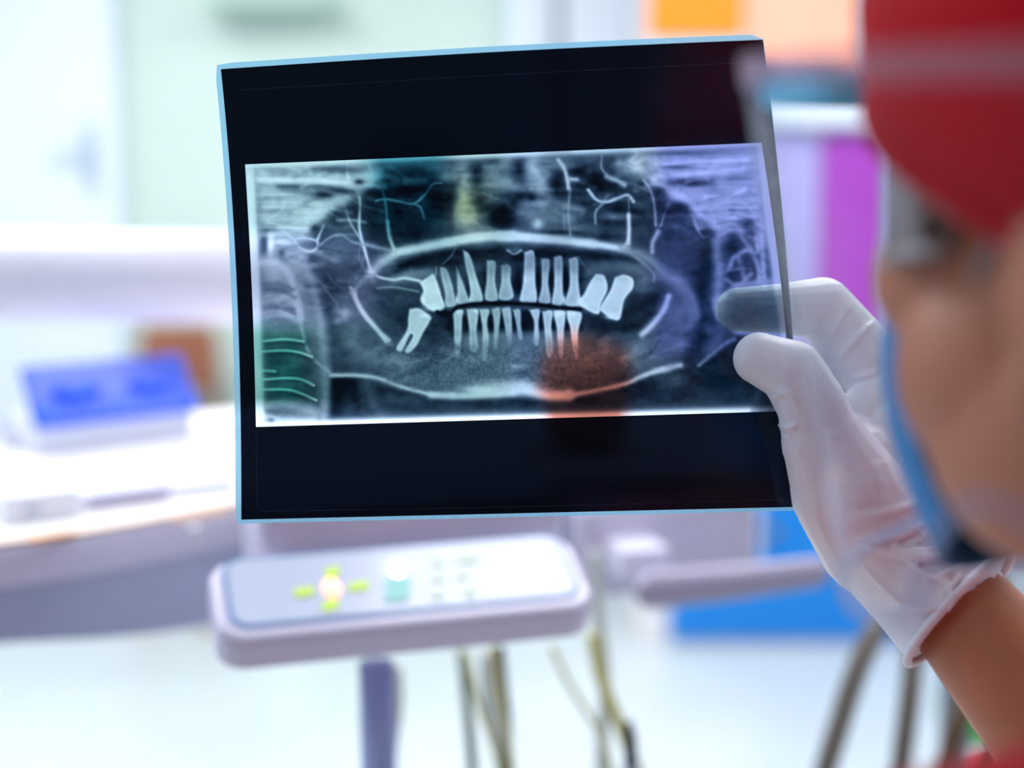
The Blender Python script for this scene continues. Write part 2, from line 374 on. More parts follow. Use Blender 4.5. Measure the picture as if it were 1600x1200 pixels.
# handle at right
h0 = C(1012, 922, 1.30); h1 = C(1150, 910, 1.33); h2 = C(1280, 893, 1.35)
hb = MB(); hs = []
for p, r in ((h0+(h0-h1).normalized()*.012, .007), (h0+(h0-h1).normalized()*.007, .013), (h0, .0185), (h1, .0165), (h2, .0145), (h2+(h2-h1).normalized()*.008, .009)):
    hs.append([p+Vector((0, math.cos(k*6.2832/20)*.012, math.sin(k*6.2832/20)*r)) for k in range(20)])
hb.rings(hs); hd = hb.build('handle', mat('handle_plastic', (182, 174, 200), .35, noise=.02), t0, smooth=True)
k0 = C(1012, 905, 1.34)
MB().frame(k0, Xd, Yd, Z, (-.026, .023), (-.0, .08), (-.0, .030)).build('handle_mount', mat('bright_white_plastic', (236, 234, 252), .3), hd, bevel=.005)
# column and base
c0 = C(588, 1036, 1.02); c0b = Vector((c0.x+.01, c0.y, .06))
MB().tube([c0, c0b], .0128, 24).build('column', mat('blue_grey_metal', (165, 178, 225), .35, noise=.04, metal=.1), t0, smooth=True)
bm_ = MB()
bm_.box((-.28, -.05, .05), (.28, .05, .09), .35, (c0b.x, c0b.y+.1, 0)); bm_.box((-.05, -.25, .05), (.05, .25, .09), .35, (c0b.x, c0b.y+.1, 0)); bm_.box((-.05, -.12, .05), (.05, .05, .10), 0, (c0b.x, c0b.y, 0))
bo = bm_.build('base', M['lav'], t0, bevel=.01)
for i in range(4):
    an = .35+i*math.pi/2; rr = .26 if i % 2 == 0 else .23
    MB().sph((c0b.x+rr*math.cos(an), c0b.y+.1+rr*math.sin(an), .028), .028).build('caster', M['grey'], bo, smooth=True)
# hoses under the panel
def hose(pts, r, m, par, nm='hose', lab=None, n=10):
    q = MB().tube([Vector(p) for p in catmull([tuple(C(*p)) for p in pts], 10)], r, n).build(nm, m, par, smooth=True)
    if lab: q['label'] = lab
yel = mat('yellow_tube', (214, 208, 130), .5, noise=.05); gry = mat('grey_green_tube', (120, 138, 128), .5, noise=.05); blk = mat('dark_tube', (66, 78, 84), .5)
wht = mat('clear_white_tube', (214, 220, 216), .4)
hose([(722, 1015, 1.2), (728, 1080, 1.2), (738, 1200, 1.2), (750, 1400, 1.22)], .0045, gry, t0)
hose([(780, 1010, 1.2), (787, 1080, 1.2), (792, 1140, 1.2), (798, 1400, 1.22)], .0042, blk, t0, lab='dark hose')
hose([(725, 1015, 1.16), (745, 1090, 1.16), (780, 1200, 1.16), (820, 1400, 1.18)], .0022, yel, t0, lab='thin yellow hose')
hose([(768, 1010, 1.17), (782, 1100, 1.17), (800, 1200, 1.17), (820, 1400, 1.18)], .0026, yel, t0, lab='thin yellow hose')
hose([(862, 1010, 1.18), (890, 1070, 1.18), (935, 1145, 1.18), (975, 1260, 1.2)], .0022, yel, t0, lab='thin yellow hose')
hose([(925, 990, 1.2), (940, 1060, 1.2), (975, 1150, 1.2), (1030, 1300, 1.2)], .0055, yel, t0, lab='wide yellow hose')
hose([(930, 860, 1.25), (935, 960, 1.25), (945, 1060, 1.25), (940, 1200, 1.25), (935, 1400, 1.25)], .006, wht, t0, lab='clear white hose')
hose([(620, 1040, 1.2), (622, 1100, 1.2), (612, 1200, 1.2), (612, 1400, 1.2)], .0045, wht, t0, lab='clear white hose')
hose([(760, 1020, 1.25), (765, 1100, 1.25), (785, 1200, 1.25), (800, 1400, 1.25)], .007, wht, t0, lab='clear white hose')
# dark tipped instrument at the bottom
p0, p1, p2 = C(981, 1128, 1.1), C(985, 1150, 1.1), C(990, 1330, 1.1)
t = thing('handpiece', 'dark tipped slim handpiece standing upright at the bottom centre', 'handpiece', p2)
MB().tube([p0, p1, p1.lerp(p2, .25)], [.003, .0045, .0055], 14).build('tip', mat('dark_navy_plastic', (30, 36, 62), .35), t, smooth=True)
MB().tube([p1.lerp(p2, .25), p2], [.006, .009], 14).build('grip', mat('steel_grip', (150, 160, 175), .3, metal=.6), t, smooth=True)
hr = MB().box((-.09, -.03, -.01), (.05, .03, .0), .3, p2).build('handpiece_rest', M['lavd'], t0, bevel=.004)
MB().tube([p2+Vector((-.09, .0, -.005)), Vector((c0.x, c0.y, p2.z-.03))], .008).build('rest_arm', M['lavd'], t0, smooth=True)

# suction unit behind the forearm with three hoses
sb = C(1480, 850, 1.5)
t = thing('suction_unit', 'suction hose holder hidden behind the glove with brown-grey hoses hanging down', 'suction unit', (sb.x, sb.y, 0))
br = mat('brown_grey_rubber', (128, 120, 108), .5, noise=.1, nscale=30); bw = mat('brown_rubber', (112, 88, 64), .5, noise=.1)
MB().frame(Vector((sb.x, sb.y, 0)), Xd, Yd, Z, (-.06, .12), (0, .06), (sb.z-.04, sb.z+.05)).build('holder', M['lavd'], t, bevel=.01)
MB().tube([(sb.x+.05, sb.y+.1, .03), (sb.x+.05, sb.y+.1, sb.z+.02)], .018).build('post', M['grey'], t, smooth=True)
MB().box((-.15, -.12, 0), (.15, .12, .03), 0, (sb.x+.05, sb.y+.1, 0)).build('foot', M['grey'], t, bevel=.01)
hose([(1420, 850, 1.45), (1395, 930, 1.42), (1350, 1020, 1.4), (1315, 1120, 1.4), (1280, 1260, 1.4), (1270, 1500, 1.4)], .0115, br, t)
hose([(1440, 850, 1.45), (1432, 980, 1.42), (1420, 1100, 1.4), (1405, 1240, 1.4), (1400, 1500, 1.4)], .0105, br, t)
hose([(1560, 900, 1.45), (1545, 1000, 1.42), (1510, 1100, 1.4), (1480, 1200, 1.4), (1455, 1500, 1.4)], .0105, bw, t, lab='brown hose')
hose([(1625, 950, 1.45), (1600, 1050, 1.42), (1565, 1140, 1.4), (1530, 1260, 1.4), (1500, 1500, 1.4)], .008, bw, t, lab='brown hose')

# upper white arm at left
e0 = C(-520, 427, 1.52); e1 = C(560, 437, 1.66)
t = thing('lamp_arm', 'thick white lavender rounded lamp arm crossing behind the film at left', 'lamp arm', Vector((e0.x-.02, e0.y+.02, 0)))
am = MB(); AX = (e1-e0).normalized(); AY = Vector((-AX.y, AX.x, 0)).normalized()
def sect(p, a_, b_): return [p+AY*a_*(abs(math.cos(q))**.9*math.copysign(1, math.cos(q)))+Z*b_*(abs(math.sin(q))**.9*math.copysign(1, math.sin(q))) for q in [k*6.2832/32 for k in range(32)]]
am.rings([sect(e0, .04, .049), sect(e0.lerp(e1, .8), .04, .051), sect(e1, .04, .053), sect(e1+AX*.02, .036, .045), sect(e1+AX*.03, .02, .03)])
am.build('arm', mat('arm_plastic', (240, 238, 254), .3, coat=.3, noise=.02), t, smooth=True)
MB().tube([e0+AX*.05, Vector((e0.x, e0.y, .03))], .03, 20).build('post', M['lav'], t, smooth=True)
MB().box((-.2, -.2, 0), (.2, .2, .04), .2, (e0.x, e0.y, 0)).build('foot', M['lav'], t, bevel=.01)

# chrome cap on the near rim
q_ = atz(303, 828, ZT); MB().ell(q_+Vector((0, -.002, .0)), Vector((.005, 0, 0)), Vector((0, .004, 0)), Vector((0, 0, .005))).build('rim_screw', mat('chrome', (240, 240, 245), .12, metal=1), t0, smooth=True)
# things on the tray
zt = ZT+.0085; rot = R(14)
b0 = atz(60, 713, zt); b1 = atz(305, 682, zt)
BX = (b1-b0); bl = BX.length; BX.normalize(); BY = Vector((-BX.y, BX.x, 0))
t = thing('instrument_box', 'white box with a tilted blue lid with two round grips on the tray', 'box', (b0+b1)/2)
MB().frame(b0, BX, BY, Z, (.0, bl), (0, .11), (0, .035)).build('body', mat('frosted_white_plastic', (226, 232, 250), .35), t, bevel=.006)
lidm = mat('blue_plastic', (84, 116, 250), .35, noise=.02); lidd = mat('deep_blue_plastic', (0, 90, 255), .35)
tl = R(56); LY = BY*math.cos(tl)+Z*math.sin(tl); LN = BX.cross(LY); lo = b0+Z*.036
ld_ = MB().frame(lo, BX, LY, LN, (-.003, bl+.003), (-.004, .066), (-.004, .006)).build('lid', lidm, t, bevel=.004)
MB().frame(lo, BX, LY, LN, (-.0035, bl+.0035), (-.006, .020), (-.005, .0068)).build('lid_lip', lidd, ld_, bevel=.003)
for s_ in (.27, .75):
    c_ = lo+BX*bl*s_+LY*.040+LN*.006
    g_ = MB().tube([c_+BX*.024*math.cos(R(q))+LY*.016*math.sin(R(q)) for q in range(195, 350, 12)], [.004]+[.0095]*11+[.004], 10).build('lid_grip', lidd, ld_, smooth=True)
def tbox(name, x0, y0, x1, y1, dep, h, m, label, cat, bev=.002):
    a = atz(x0, y0, zt); b = atz(x1, y1, zt); X = b-a; l = X.length; X.normalize(); Y = Vector((-X.y, X.x, 0))
    return tag(MB().frame(a, X, Y, Z, (0, l), (0, dep), (0.0005, h)).build(name, m, bevel=bev), label, cat), a, X, Y, l
wp = mat('white_card', (240, 243, 255), .5, noise=.02)
o, a, X, Y, l = tbox('white_box', 8, 822, 128, 806, .05, .025, wp, 'small white box at the left end of the tray', 'box')
MB().frame(a, X, Y, Z, (l*.25, l*.45), (-.0006, .0), (.008, .014)).build('printed_mark', mat('grey_print', (190, 198, 222), .5), o)
o, a, X, Y, l = tbox('white_box', 132, 800, 268, 782, .06, .016, mat('white_card_2', (236, 238, 252), .5), 'flat white box with a grey lilac front in front of the blue lid box', 'box')
MB().frame(a, X, Y, Z, (l*.04, l*.98), (-.0007, .0), (.003, .014)).build('front_label', mat('lilac_grey_print', (190, 186, 214), .5), o)
o, a, X, Y, l = tbox('paper_stack', 275, 778, 372, 766, .16, .012, wp, 'white paper stack at the film\'s left edge on the tray', 'paper')
o, a, X, Y, l = tbox('paper_sheet', 0, 770, 250, 738, .05, .002, mat('printed_paper', (232, 238, 252), .6, noise=.05, nscale=30), 'white printed sheet behind the small white boxes on the tray', 'paper')
o, a, X, Y, l = tbox('orange_stick', 48, 848, 120, 836, .007, .003, mat('orange_plastic', (246, 158, 20), .4), 'bright orange stick on the near edge of the tray', 'stick', .001)
o, a, X, Y, l = tbox('orange_stick', 270, 817, 360, 801, .006, .003, mat('pale_orange', (248, 190, 140), .4), 'pale orange stick near the film on the tray edge', 'stick', .001)
# unseen salmon tumbler, added behind the film to make its red glow
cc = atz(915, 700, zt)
t = thing('red_glow_tumbler', 'round salmon red tumbler added to make the red glow in the lower right of the radiograph', 'tumbler', cc)
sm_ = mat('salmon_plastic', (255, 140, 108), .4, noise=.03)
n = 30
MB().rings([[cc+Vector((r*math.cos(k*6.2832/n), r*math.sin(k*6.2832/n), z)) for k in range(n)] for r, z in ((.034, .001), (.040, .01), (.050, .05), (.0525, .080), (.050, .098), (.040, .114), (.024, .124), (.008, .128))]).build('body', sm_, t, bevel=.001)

# ---------------------------------------------------------------- the radiograph: densities drawn in film coordinates
OX, OY, CW, CH = 372, 212, 880, 470
G = np.full((CH, CW), .27, np.float32); YY, XX = np.mgrid[0:CH, 0:CW].astype(np.float32); XX += OX; YY += OY
def vnoise(sx, sy, seed):
    r = np.random.RandomState(seed); gx, gy = int(CW/sx)+3, int(CH/sy)+3; g = r.rand(gy, gx).astype(np.float32)
    x = (XX-OX)/sx; y = (YY-OY)/sy; x0 = x.astype(int); y0 = y.astype(int); fx = x-x0; fy = y-y0; fx = fx*fx*(3-2*fx); fy = fy*fy*(3-2*fy)
    return (g[y0, x0]*(1-fx)+g[y0, x0+1]*fx)*(1-fy)+(g[y0+1, x0]*(1-fx)+g[y0+1, x0+1]*fx)*fy-.5
def c1(p): return [(380+.2625*x, 210+.2625*y) for x, y in p]
def c2(p): return [(780+.2625*x, 210+.2625*y) for x, y in p]
def c3(p): return [(380+.2625*x, 450+.2625*y) for x, y in p]
def c4(p): return [(780+.2625*x, 400+.2625*y) for x, y in p]
def win(x0, y0, x1, y1):
    i0 = max(0, int(y0-OY)); i1 = min(CH, int(y1-OY)+2); j0 = max(0, int(x0-OX)); j1 = min(CW, int(x1-OX)+2)
    return slice(i0, i1), slice(j0, j1)
def comp(sl, m, val, a): G[sl] = G[sl]*(1-a*m)+val*a*m
def line(pts, w, val, a=1, smooth=True):
    if smooth and len(pts) > 2: pts = catmull(pts, 5)
    pts = np.array(pts, float); e = w*2.6+2
    sl = win(pts[:, 0].min()-e, pts[:, 1].min()-e, pts[:, 0].max()+e, pts[:, 1].max()+e)
    x = XX[sl]; y = YY[sl]; D = np.full(x.shape, 1e9, np.float32)
    for (ax, ay), (bx, by) in zip(pts[:-1], pts[1:]):
        dx, dy = bx-ax, by-ay; L2 = dx*dx+dy*dy+1e-9; t = np.clip(((x-ax)*dx+(y-ay)*dy)/L2, 0, 1)
        D = np.minimum(D, (x-ax-t*dx)**2+(y-ay-t*dy)**2)
    comp(sl, np.exp(-D/(w*w)), val, a)
def blob(c, rx, ry, val, a=1, ang=0, p=1.0):
    e = max(rx, ry)*2.2; sl = win(c[0]-e, c[1]-e, c[0]+e, c[1]+e); x = XX[sl]-c[0]; y = YY[sl]-c[1]; q = math.radians(ang)
    u = (x*math.cos(q)+y*math.sin(q))/rx; v = (-x*math.sin(q)+y*math.cos(q))/ry
    comp(sl, np.exp(-(u*u+v*v)**p), val, a)
def poly(pts, val, soft=2, a=1, grad=0):
    pts = np.array(pts, float); e = soft*2+2
    sl = win(pts[:, 0].min()-e, pts[:, 1].min()-e, pts[:, 0].max()+e, pts[:, 1].max()+e)
    x = XX[sl]; y = YY[sl]; D = np.full(x.shape, 1e9, np.float32); ins = np.zeros(x.shape, bool); n = len(pts)
    for i in range(n):
        ax, ay = pts[i]; bx, by = pts[(i+1) % n]; dx, dy = bx-ax, by-ay
        t = np.clip(((x-ax)*dx+(y-ay)*dy)/(dx*dx+dy*dy+1e-9), 0, 1); D = np.minimum(D, (x-ax-t*dx)**2+(y-ay-t*dy)**2)
        if ay != by: ins ^= ((ay > y) != (by > y)) & (x < (bx-ax)*(y-ay)/(by-ay)+ax)
    d = np.where(ins, np.sqrt(D), -np.sqrt(D)); m = np.clip(d/soft*.5+.5, 0, 1); m = m*m*(3-2*m)
    vv = val*(1+grad*np.clip(3-np.abs(d-2.5), 0, 3)/3)
    comp(sl, m, vv, a)
def tooth(pts, val=.72, a=.95):
    poly(catmull(pts+[pts[0]], 4)[:-1], val, 2.6, a, .12)
# broad zones
poly(c1([(60, 140), (760, 130), (800, 260), (560, 420), (440, 540), (380, 640), (90, 620)]), .67, 16, .9)
poly(c2([(820, 100), (1580, 60), (1640, 640), (1300, 620), (1180, 520), (1000, 380), (880, 260)]), .68, 18, .9)
poly(c1([(740, 260), (1280, 180), (1300, 600), (900, 680), (740, 640), (690, 420)]), .20, 14, .85)
poly(c2([(380, 260), (760, 300), (900, 360), (900, 700), (760, 660), (420, 600)]), .24, 14, .8)
poly(c1([(1150, 150), (1600, 110), (1600, 560), (1290, 620), (1180, 480)]), .36, 16, .8)
poly(c2([(0, 100), (420, 90), (440, 560), (0, 560)]), .40, 16, .8)
poly(c1([(100, 650), (290, 640), (400, 800), (480, 1200), (110, 1240)]), .56, 20, .85)
poly(c3([(110, 0), (400, 0), (500, 300), (510, 790), (110, 800)]), .42, 12, .7)
poly(c3([(515, 520), (680, 530), (720, 770), (515, 790)]), .10, 8, .95)
poly(c1([(380, 700), (560, 600), (700, 700), (720, 880), (560, 1000), (430, 980)]), .30, 22, .8)
blob(c1([(570, 740)])[0], 26, 24, .40, .7); blob(c1([(560, 930)])[0], 30, 22, .20, .7)
# mandible left and right as broad bands
line(c1([(740, 860), (640, 1000), (680, 1200)]), 22, .42, .8)
line(c3([(680, 60), (720, 300), (900, 440), (1150, 500), (1400, 520), (1600, 520)]), 28, .36, .8)
line(c4([(0, 560), (300, 640), (600, 620), (850, 560), (1040, 420), (1120, 250)]), 30, .36, .85)
line(c4([(1000, 100), (1120, 220), (1140, 380), (1060, 520)]), 17, .46, .8)
line(c4([(820, 560), (980, 480), (1060, 330)]), 17, .42, .7)
# under the chin
poly(c3([(690, 540), (1120, 650), (1600, 660), (1600, 745), (700, 765)]), .16, 8, .95)
poly(c4([(0, 845), (380, 860), (640, 815), (900, 720), (1100, 670), (1240, 620), (1400, 500), (1620, 500), (1680, 935), (0, 935)]), .15, 7, .97)
blob(c3([(930, 660)])[0], 38, 10, .30, .7); line(c3([(740, 570), (760, 650), (830, 760)]), 11, .30, .7); blob(c3([(640, 690)])[0], 12, 16, .24, .6)
blob(c4([(690, 830)])[0], 16, 9, .26, .6); blob(c4([(1030, 740)])[0], 22, 18, .30, .6)
poly(c4([(1130, 60), (1240, 60), (1240, 560), (1160, 640), (1100, 640), (1190, 420)]), .16, 12, .85)
blob(c2([(1070, 720)])[0], 30, 30, .30, .7)
# mouth cavities
poly(c1([(790, 930), (1040, 920), (1080, 1050), (1200, 1060), (1230, 1180), (1130, 1230), (960, 1160), (840, 1080)]), .20, 9, .9); blob(c1([(900, 1000)])[0], 28, 16, .30, .6)
poly(c4([(500, 350), (600, 350), (690, 390), (760, 300), (800, 200), (950, 230), (930, 340), (840, 440), (600, 480), (490, 420)]), .15, 7, .92)
poly(c1([(880, 850), (930, 770), (1100, 710), (1300, 680), (1600, 680), (1600, 760), (1320, 780), (1130, 800), (1000, 800)]), .08, 8, .93)
poly(c2([(0, 690), (300, 680), (560, 700), (760, 720), (820, 760), (600, 770), (470, 740), (0, 770)]), .08, 8, .93)
line(c1([(900, 860), (1000, 830), (1100, 820)]), 9, .48, .8); line(c2([(560, 800), (720, 790), (870, 830), (850, 910)]), 13, .40, .85)
# alveolar bone between teeth
poly(c1([(1290, 820), (1600, 800), (1600, 980), (1290, 990)]), .14, 6, .85)
poly(c2([(0, 770), (500, 780), (500, 960), (0, 970)]), .15, 6, .85)
poly(c3([(1240, 160), (1600, 160), (1600, 260), (1240, 280)]), .10, 5, .9); poly(c4([(0, 320), (480, 340), (500, 440), (0, 450)]), .10, 5, .9)
poly(c3([(1300, 270), (1600, 250), (1600, 460), (1320, 460)]), .42, 10, .7); poly(c4([(0, 470), (300, 460), (480, 480), (520, 620), (0, 620)]), .40, 10, .7)
for x in (1310, 1420, 1520): blob(c1([(x, 880)])[0], 5, 20, .32, .7)
for x in (110, 230, 310, 390): blob(c2([(x, 860)])[0], 5, 20, .05, .8)
blob(c1([(1440, 820)])[0], 10, 26, .08, .7)
# hard palate and jaw borders
line(c1([(760, 820), (850, 745), (930, 700), (1050, 672)]), 8, .62, .9)
line(c1([(900, 705), (1000, 682), (1150, 655), (1300, 630), (1450, 612), (1600, 604)]), 5.5, .88)
line(c2([(0, 608), (200, 618), (400, 634), (600, 658), (760, 685)]), 5.5, .88)
line(c1([(1200, 640), (1400, 600), (1600, 592)]), 4, .86, .8); line(c2([(0, 596), (120, 598), (300, 622)]), 4, .9, .8)
line(c2([(740, 680), (880, 735), (980, 820), (1080, 890), (1150, 980), (1175, 1080)]), 8, .50, .8)
line(c2([(760, 690), (850, 760), (920, 830), (920, 870)]), 3, .55, .6)
line(c4([(1010, 240), (980, 320), (920, 400), (850, 470)]), 5, .76, .9)
line(c1([(660, 930), (680, 1000), (730, 1080), (780, 1140), (850, 1230)]), 3.5, .74, .9)
line(c3([(640, 0), (700, 130), (780, 230), (870, 310)]), 3.2, .70, .8)
line(c3([(520, 520), (670, 520), (800, 535), (900, 572), (1000, 604), (1120, 632), (1250, 636)]), 3.6, .70, .95)
line(c3([(1120, 636), (1250, 642), (1400, 640), (1600, 622)]), 6, .74, .9); blob(c3([(1430, 605)])[0], 36, 8, .95, .95); blob(c3([(1560, 590)])[0], 26, 10, .86, .9)
line(c4([(0, 790), (150, 800), (300, 830), (420, 825)]), 8.5, .84, .95); blob(c4([(60, 770)])[0], 40, 9, .86, .9)
line(c4([(400, 835), (600, 795), (750, 760), (850, 715), (950, 680), (1080, 650)]), 4, .70, .95)
blob(c4([(990, 670)])[0], 16, 5, .82, .9, -14); blob(c4([(100, 660)])[0], 16, 4, .74, .8); line(c4([(1090, 520), (980, 575), (850, 612), (740, 600)]), 4, .48, .7)
line(c3([(870, 440), (1000, 445), (1100, 420)]), 3, .42, .7); line(c3([(640, 330), (740, 400), (840, 440)]), 8, .46, .5)
line(c4([(1190, 650), (1260, 590), (1330, 530), (1400, 495)]), 3.5, .48, .9)
line(c4([(1250, 430), (1320, 440), (1290, 520), (1240, 560)]), 9, .42, .6)
# skull lines, left
for p, w_, v, a_ in ((((90, 268), (300, 275), (600, 290), (760, 300)), 5, .88, .95), (((100, 175), (400, 160), (640, 150)), 3, .72, .6), (((120, 425), (300, 430), (450, 460)), 2.5, .72, .5),
   (((150, 500), (220, 460), (250, 400)), 1.8, .74, .6), (((780, 230), (640, 370), (500, 450), (380, 540)), 10, .76, .75), (((620, 170), (620, 230), (632, 290)), 2.2, .82, .9), (((745, 170), (770, 240)), 3.5, .80, .9),
   (((640, 300), (690, 370), (692, 480), (692, 560), (712, 650), (735, 730), (765, 830)), 2.3, .76, .95), (((600, 420), (640, 530), (690, 610), (730, 700)), 2.0, .62, .8), (((150, 520), (250, 550), (370, 560), (440, 520), (490, 440)), 3, .74, .7),
   (((230, 570), (300, 620), (360, 615), (430, 630)), 2.5, .66, .8), (((300, 630), (345, 680), (400, 697), (440, 672), (445, 620), (480, 540)), 2.2, .68, .85), (((440, 672), (520, 612), (590, 598), (650, 640), (720, 655), (880, 690)), 2.4, .50, .8),
   (((730, 650), (820, 680), (900, 695)), 5, .50, .6), (((765, 820), (820, 852), (900, 865), (960, 855), (1050, 872)), 2.5, .74, .9), (((800, 915), (900, 910), (1040, 935)), 2.2, .5, .7), (((760, 830), (700, 880), (650, 940)), 4, .58, .7),
   (((700, 640), (690, 740), (740, 820)), 1.8, .44, .6), (((720, 720), (700, 800), (670, 860)), 1.6, .44, .6),
   (((790, 395), (850, 385), (930, 400), (1015, 412), (1080, 360), (1130, 295), (1180, 290)), 2.0, .62, .9), (((1015, 412), (1055, 435), (1078, 500)), 2.0, .58, .85), (((780, 300), (830, 340), (850, 430), (858, 520), (868, 610), (905, 695)), 2.2, .58, .75), (((860, 520), (870, 600), (900, 690)), 3.2, .84, .7),
   (((820, 300), (950, 290), (1080, 270)), 6, .46, .6), (((860, 190), (1000, 170), (1150, 190)), 5, .40, .5), (((1190, 770), (1240, 720), (1275, 650)), 1.6, .40, .7), (((1150, 790), (1140, 850), (1100, 880)), 1.6, .7, .5),
   (((460, 880), (520, 960), (560, 1010)), 1.8, .42, .5), (((500, 830), (560, 900), (640, 930)), 1.8, .40, .5)):
    line(c1(p), w_, v, a_)
blob(c1([(765, 250)])[0], 15, 14, .84, .8); blob(c1([(760, 822)])[0], 6, 6, .84, .9); blob(c1([(560, 210)])[0], 42, 7, .16, .8); blob(c1([(690, 285)])[0], 9, 5, .18, .9)
blob(c1([(480, 362)])[0], 17, 7, .14, .95); blob(c1([(580, 335)])[0], 28, 5, .22, .8, 8); blob(c1([(330, 310)])[0], 60, 5, .30, .7); blob(c1([(425, 555)])[0], 8, 7, .14, .9); blob(c1([(560, 480)])[0], 26, 15, .20, .85, -35)
blob(c1([(660, 420)])[0], 9, 20, .16, .8); blob(c1([(125, 650)])[0], 8, 15, .20, .85); blob(c1([(140, 570)])[0], 14, 6, .24, .7); blob(c1([(165, 655)])[0], 6, 17, .92, .9); blob(c1([(235, 640)])[0], 14, 5, .86, .9); blob(c1([(225, 705)])[0], 9, 10, .22, .8)
line(c1([(190, 760), (205, 690), (260, 640), (320, 660), (350, 730), (400, 850), (440, 1000), (470, 1200)]), 7, .62, .5); blob(c1([(330, 730)])[0], 11, 16, .66, .6)
line(c1([(110, 760), (200, 770), (270, 830), (310, 960), (340, 1100)]), 7, .76, .7); blob(c1([(180, 840)])[0], 17, 12, .72, .6); blob(c1([(150, 930)])[0], 20, 6, .34, .6)
for k, y in enumerate((900, 960, 1010, 1060, 1110)): line(c1([(120, y), (200, y-14), (300, y+25)]), 4, .70 if k % 2 else .40, .5)
for k in range(4): line(c3([(120, 40+k*45), (230, 25+k*45), (310, 60+k*45)]), 4, .62 if k % 2 else .36, .5)
line(c3([(330, 60), (350, 250), (400, 400), (510, 500)]), 3, .60, .8); line(c3([(480, 330), (490, 560), (480, 790)]), 8, .52, .7)
line(c3([(300, 400), (290, 460), (200, 470)]), 3, .46, .5)
for p in (((120, 316), (250, 305), (360, 318)), ((115, 378), (250, 372), (340, 385), (410, 410)), ((120, 492), (190, 495)), ((120, 545), (260, 536), (350, 545), (420, 580)), ((120, 605), (260, 605), (350, 630), (435, 668))):
    line(c3([(x, y+10) for x, y in p]), 6, .22, .6); line(c3(p), 2.2, .80, .9)
blob(c3([(190, 440)])[0], 20, 9, .24, .6); blob(c3([(370, 500)])[0], 12, 14, .26, .6); blob(c3([(170, 650)])[0], 16, 6, .20, .6)
line(c3([(150, 700), (280, 690), (430, 740)]), 8, .54, .8); blob(c3([(170, 740)])[0], 20, 5, .22, .7); line(c3([(120, 765), (250, 790), (420, 790)]), 6, .66, .8); blob(c3([(165, 795)])[0], 5, 5, .05, 1)
line(c3([(560, 130), (600, 170), (560, 200)]), 6, .55, .5); blob(c3([(610, 150)])[0], 9, 8, .60, .7)
# nose and sinuses, middle
for c_, rx, ry, v, a_ in (((1390, 220), 12, 26, .10, .9), ((1480, 150), 18, 10, .10, .9), ((1240, 150), 22, 6, .12, .8), ((1200, 430), 22, 30, .08, .9), ((1410, 410), 16, 22, .14, .85), ((1545, 500), 22, 24, .03, .97), ((1150, 200), 18, 8, .50, .7), ((1250, 230), 22, 10, .58, .8),
   ((1310, 300), 11, 40, .56, .8), ((1330, 500), 26, 20, .66, .8), ((1310, 400), 9, 20, .60, .8), ((1490, 270), 18, 22, .55, .8), ((1560, 200), 8, 22, .50, .7), ((1180, 560), 20, 12, .36, .7), ((1200, 260), 16, 6, .52, .7), ((940, 330), 44, 10, .08, .85), ((1000, 580), 30, 18, .12, .6), ((950, 470), 20, 14, .10, .7), ((640, 610), 10, 8, .3, .5)):
    blob(c1([c_])[0], rx, ry, v, a_)
for c_, rx, ry, v, a_ in (((120, 180), 13, 22, .10, .9), ((30, 190), 10, 30, .36, .6), ((200, 200), 11, 22, .60, .85), ((330, 190), 24, 12, .58, .85), ((370, 115), 24, 6, .16, .8), ((350, 300), 14, 26, .10, .9), ((250, 320), 13, 26, .62, .85), ((180, 370), 26, 9, .09, .85), ((60, 300), 22, 10, .50, .8), ((20, 460), 22, 24, .03, .97), ((90, 400), 14, 12, .12, .8),
   ((280, 430), 16, 18, .52, .75), ((230, 530), 8, 8, .72, .85), ((150, 470), 20, 14, .42, .7), ((400, 480), 20, 14, .44, .7), ((420, 560), 26, 7, .46, .7), ((330, 585), 40, 4, .10, .85), ((560, 610), 46, 5, .14, .7), ((450, 220), 18, 7, .08, .85), ((560, 200), 14, 9, .12, .85), ((610, 290), 34, 16, .07, .9), ((660, 180), 16, 16, .18, .7), ((700, 440), 18, 12, .10, .8),
   ((680, 490), 18, 6, .46, .75), ((700, 530), 22, 5, .16, .7), ((560, 560), 18, 8, .38, .6), ((840, 310), 8, 8, .12, .8), ((480, 380), 20, 14, .18, .7), ((720, 100), 20, 5, .20, .6)):
    blob(c2([c_])[0], rx, ry, v, a_)
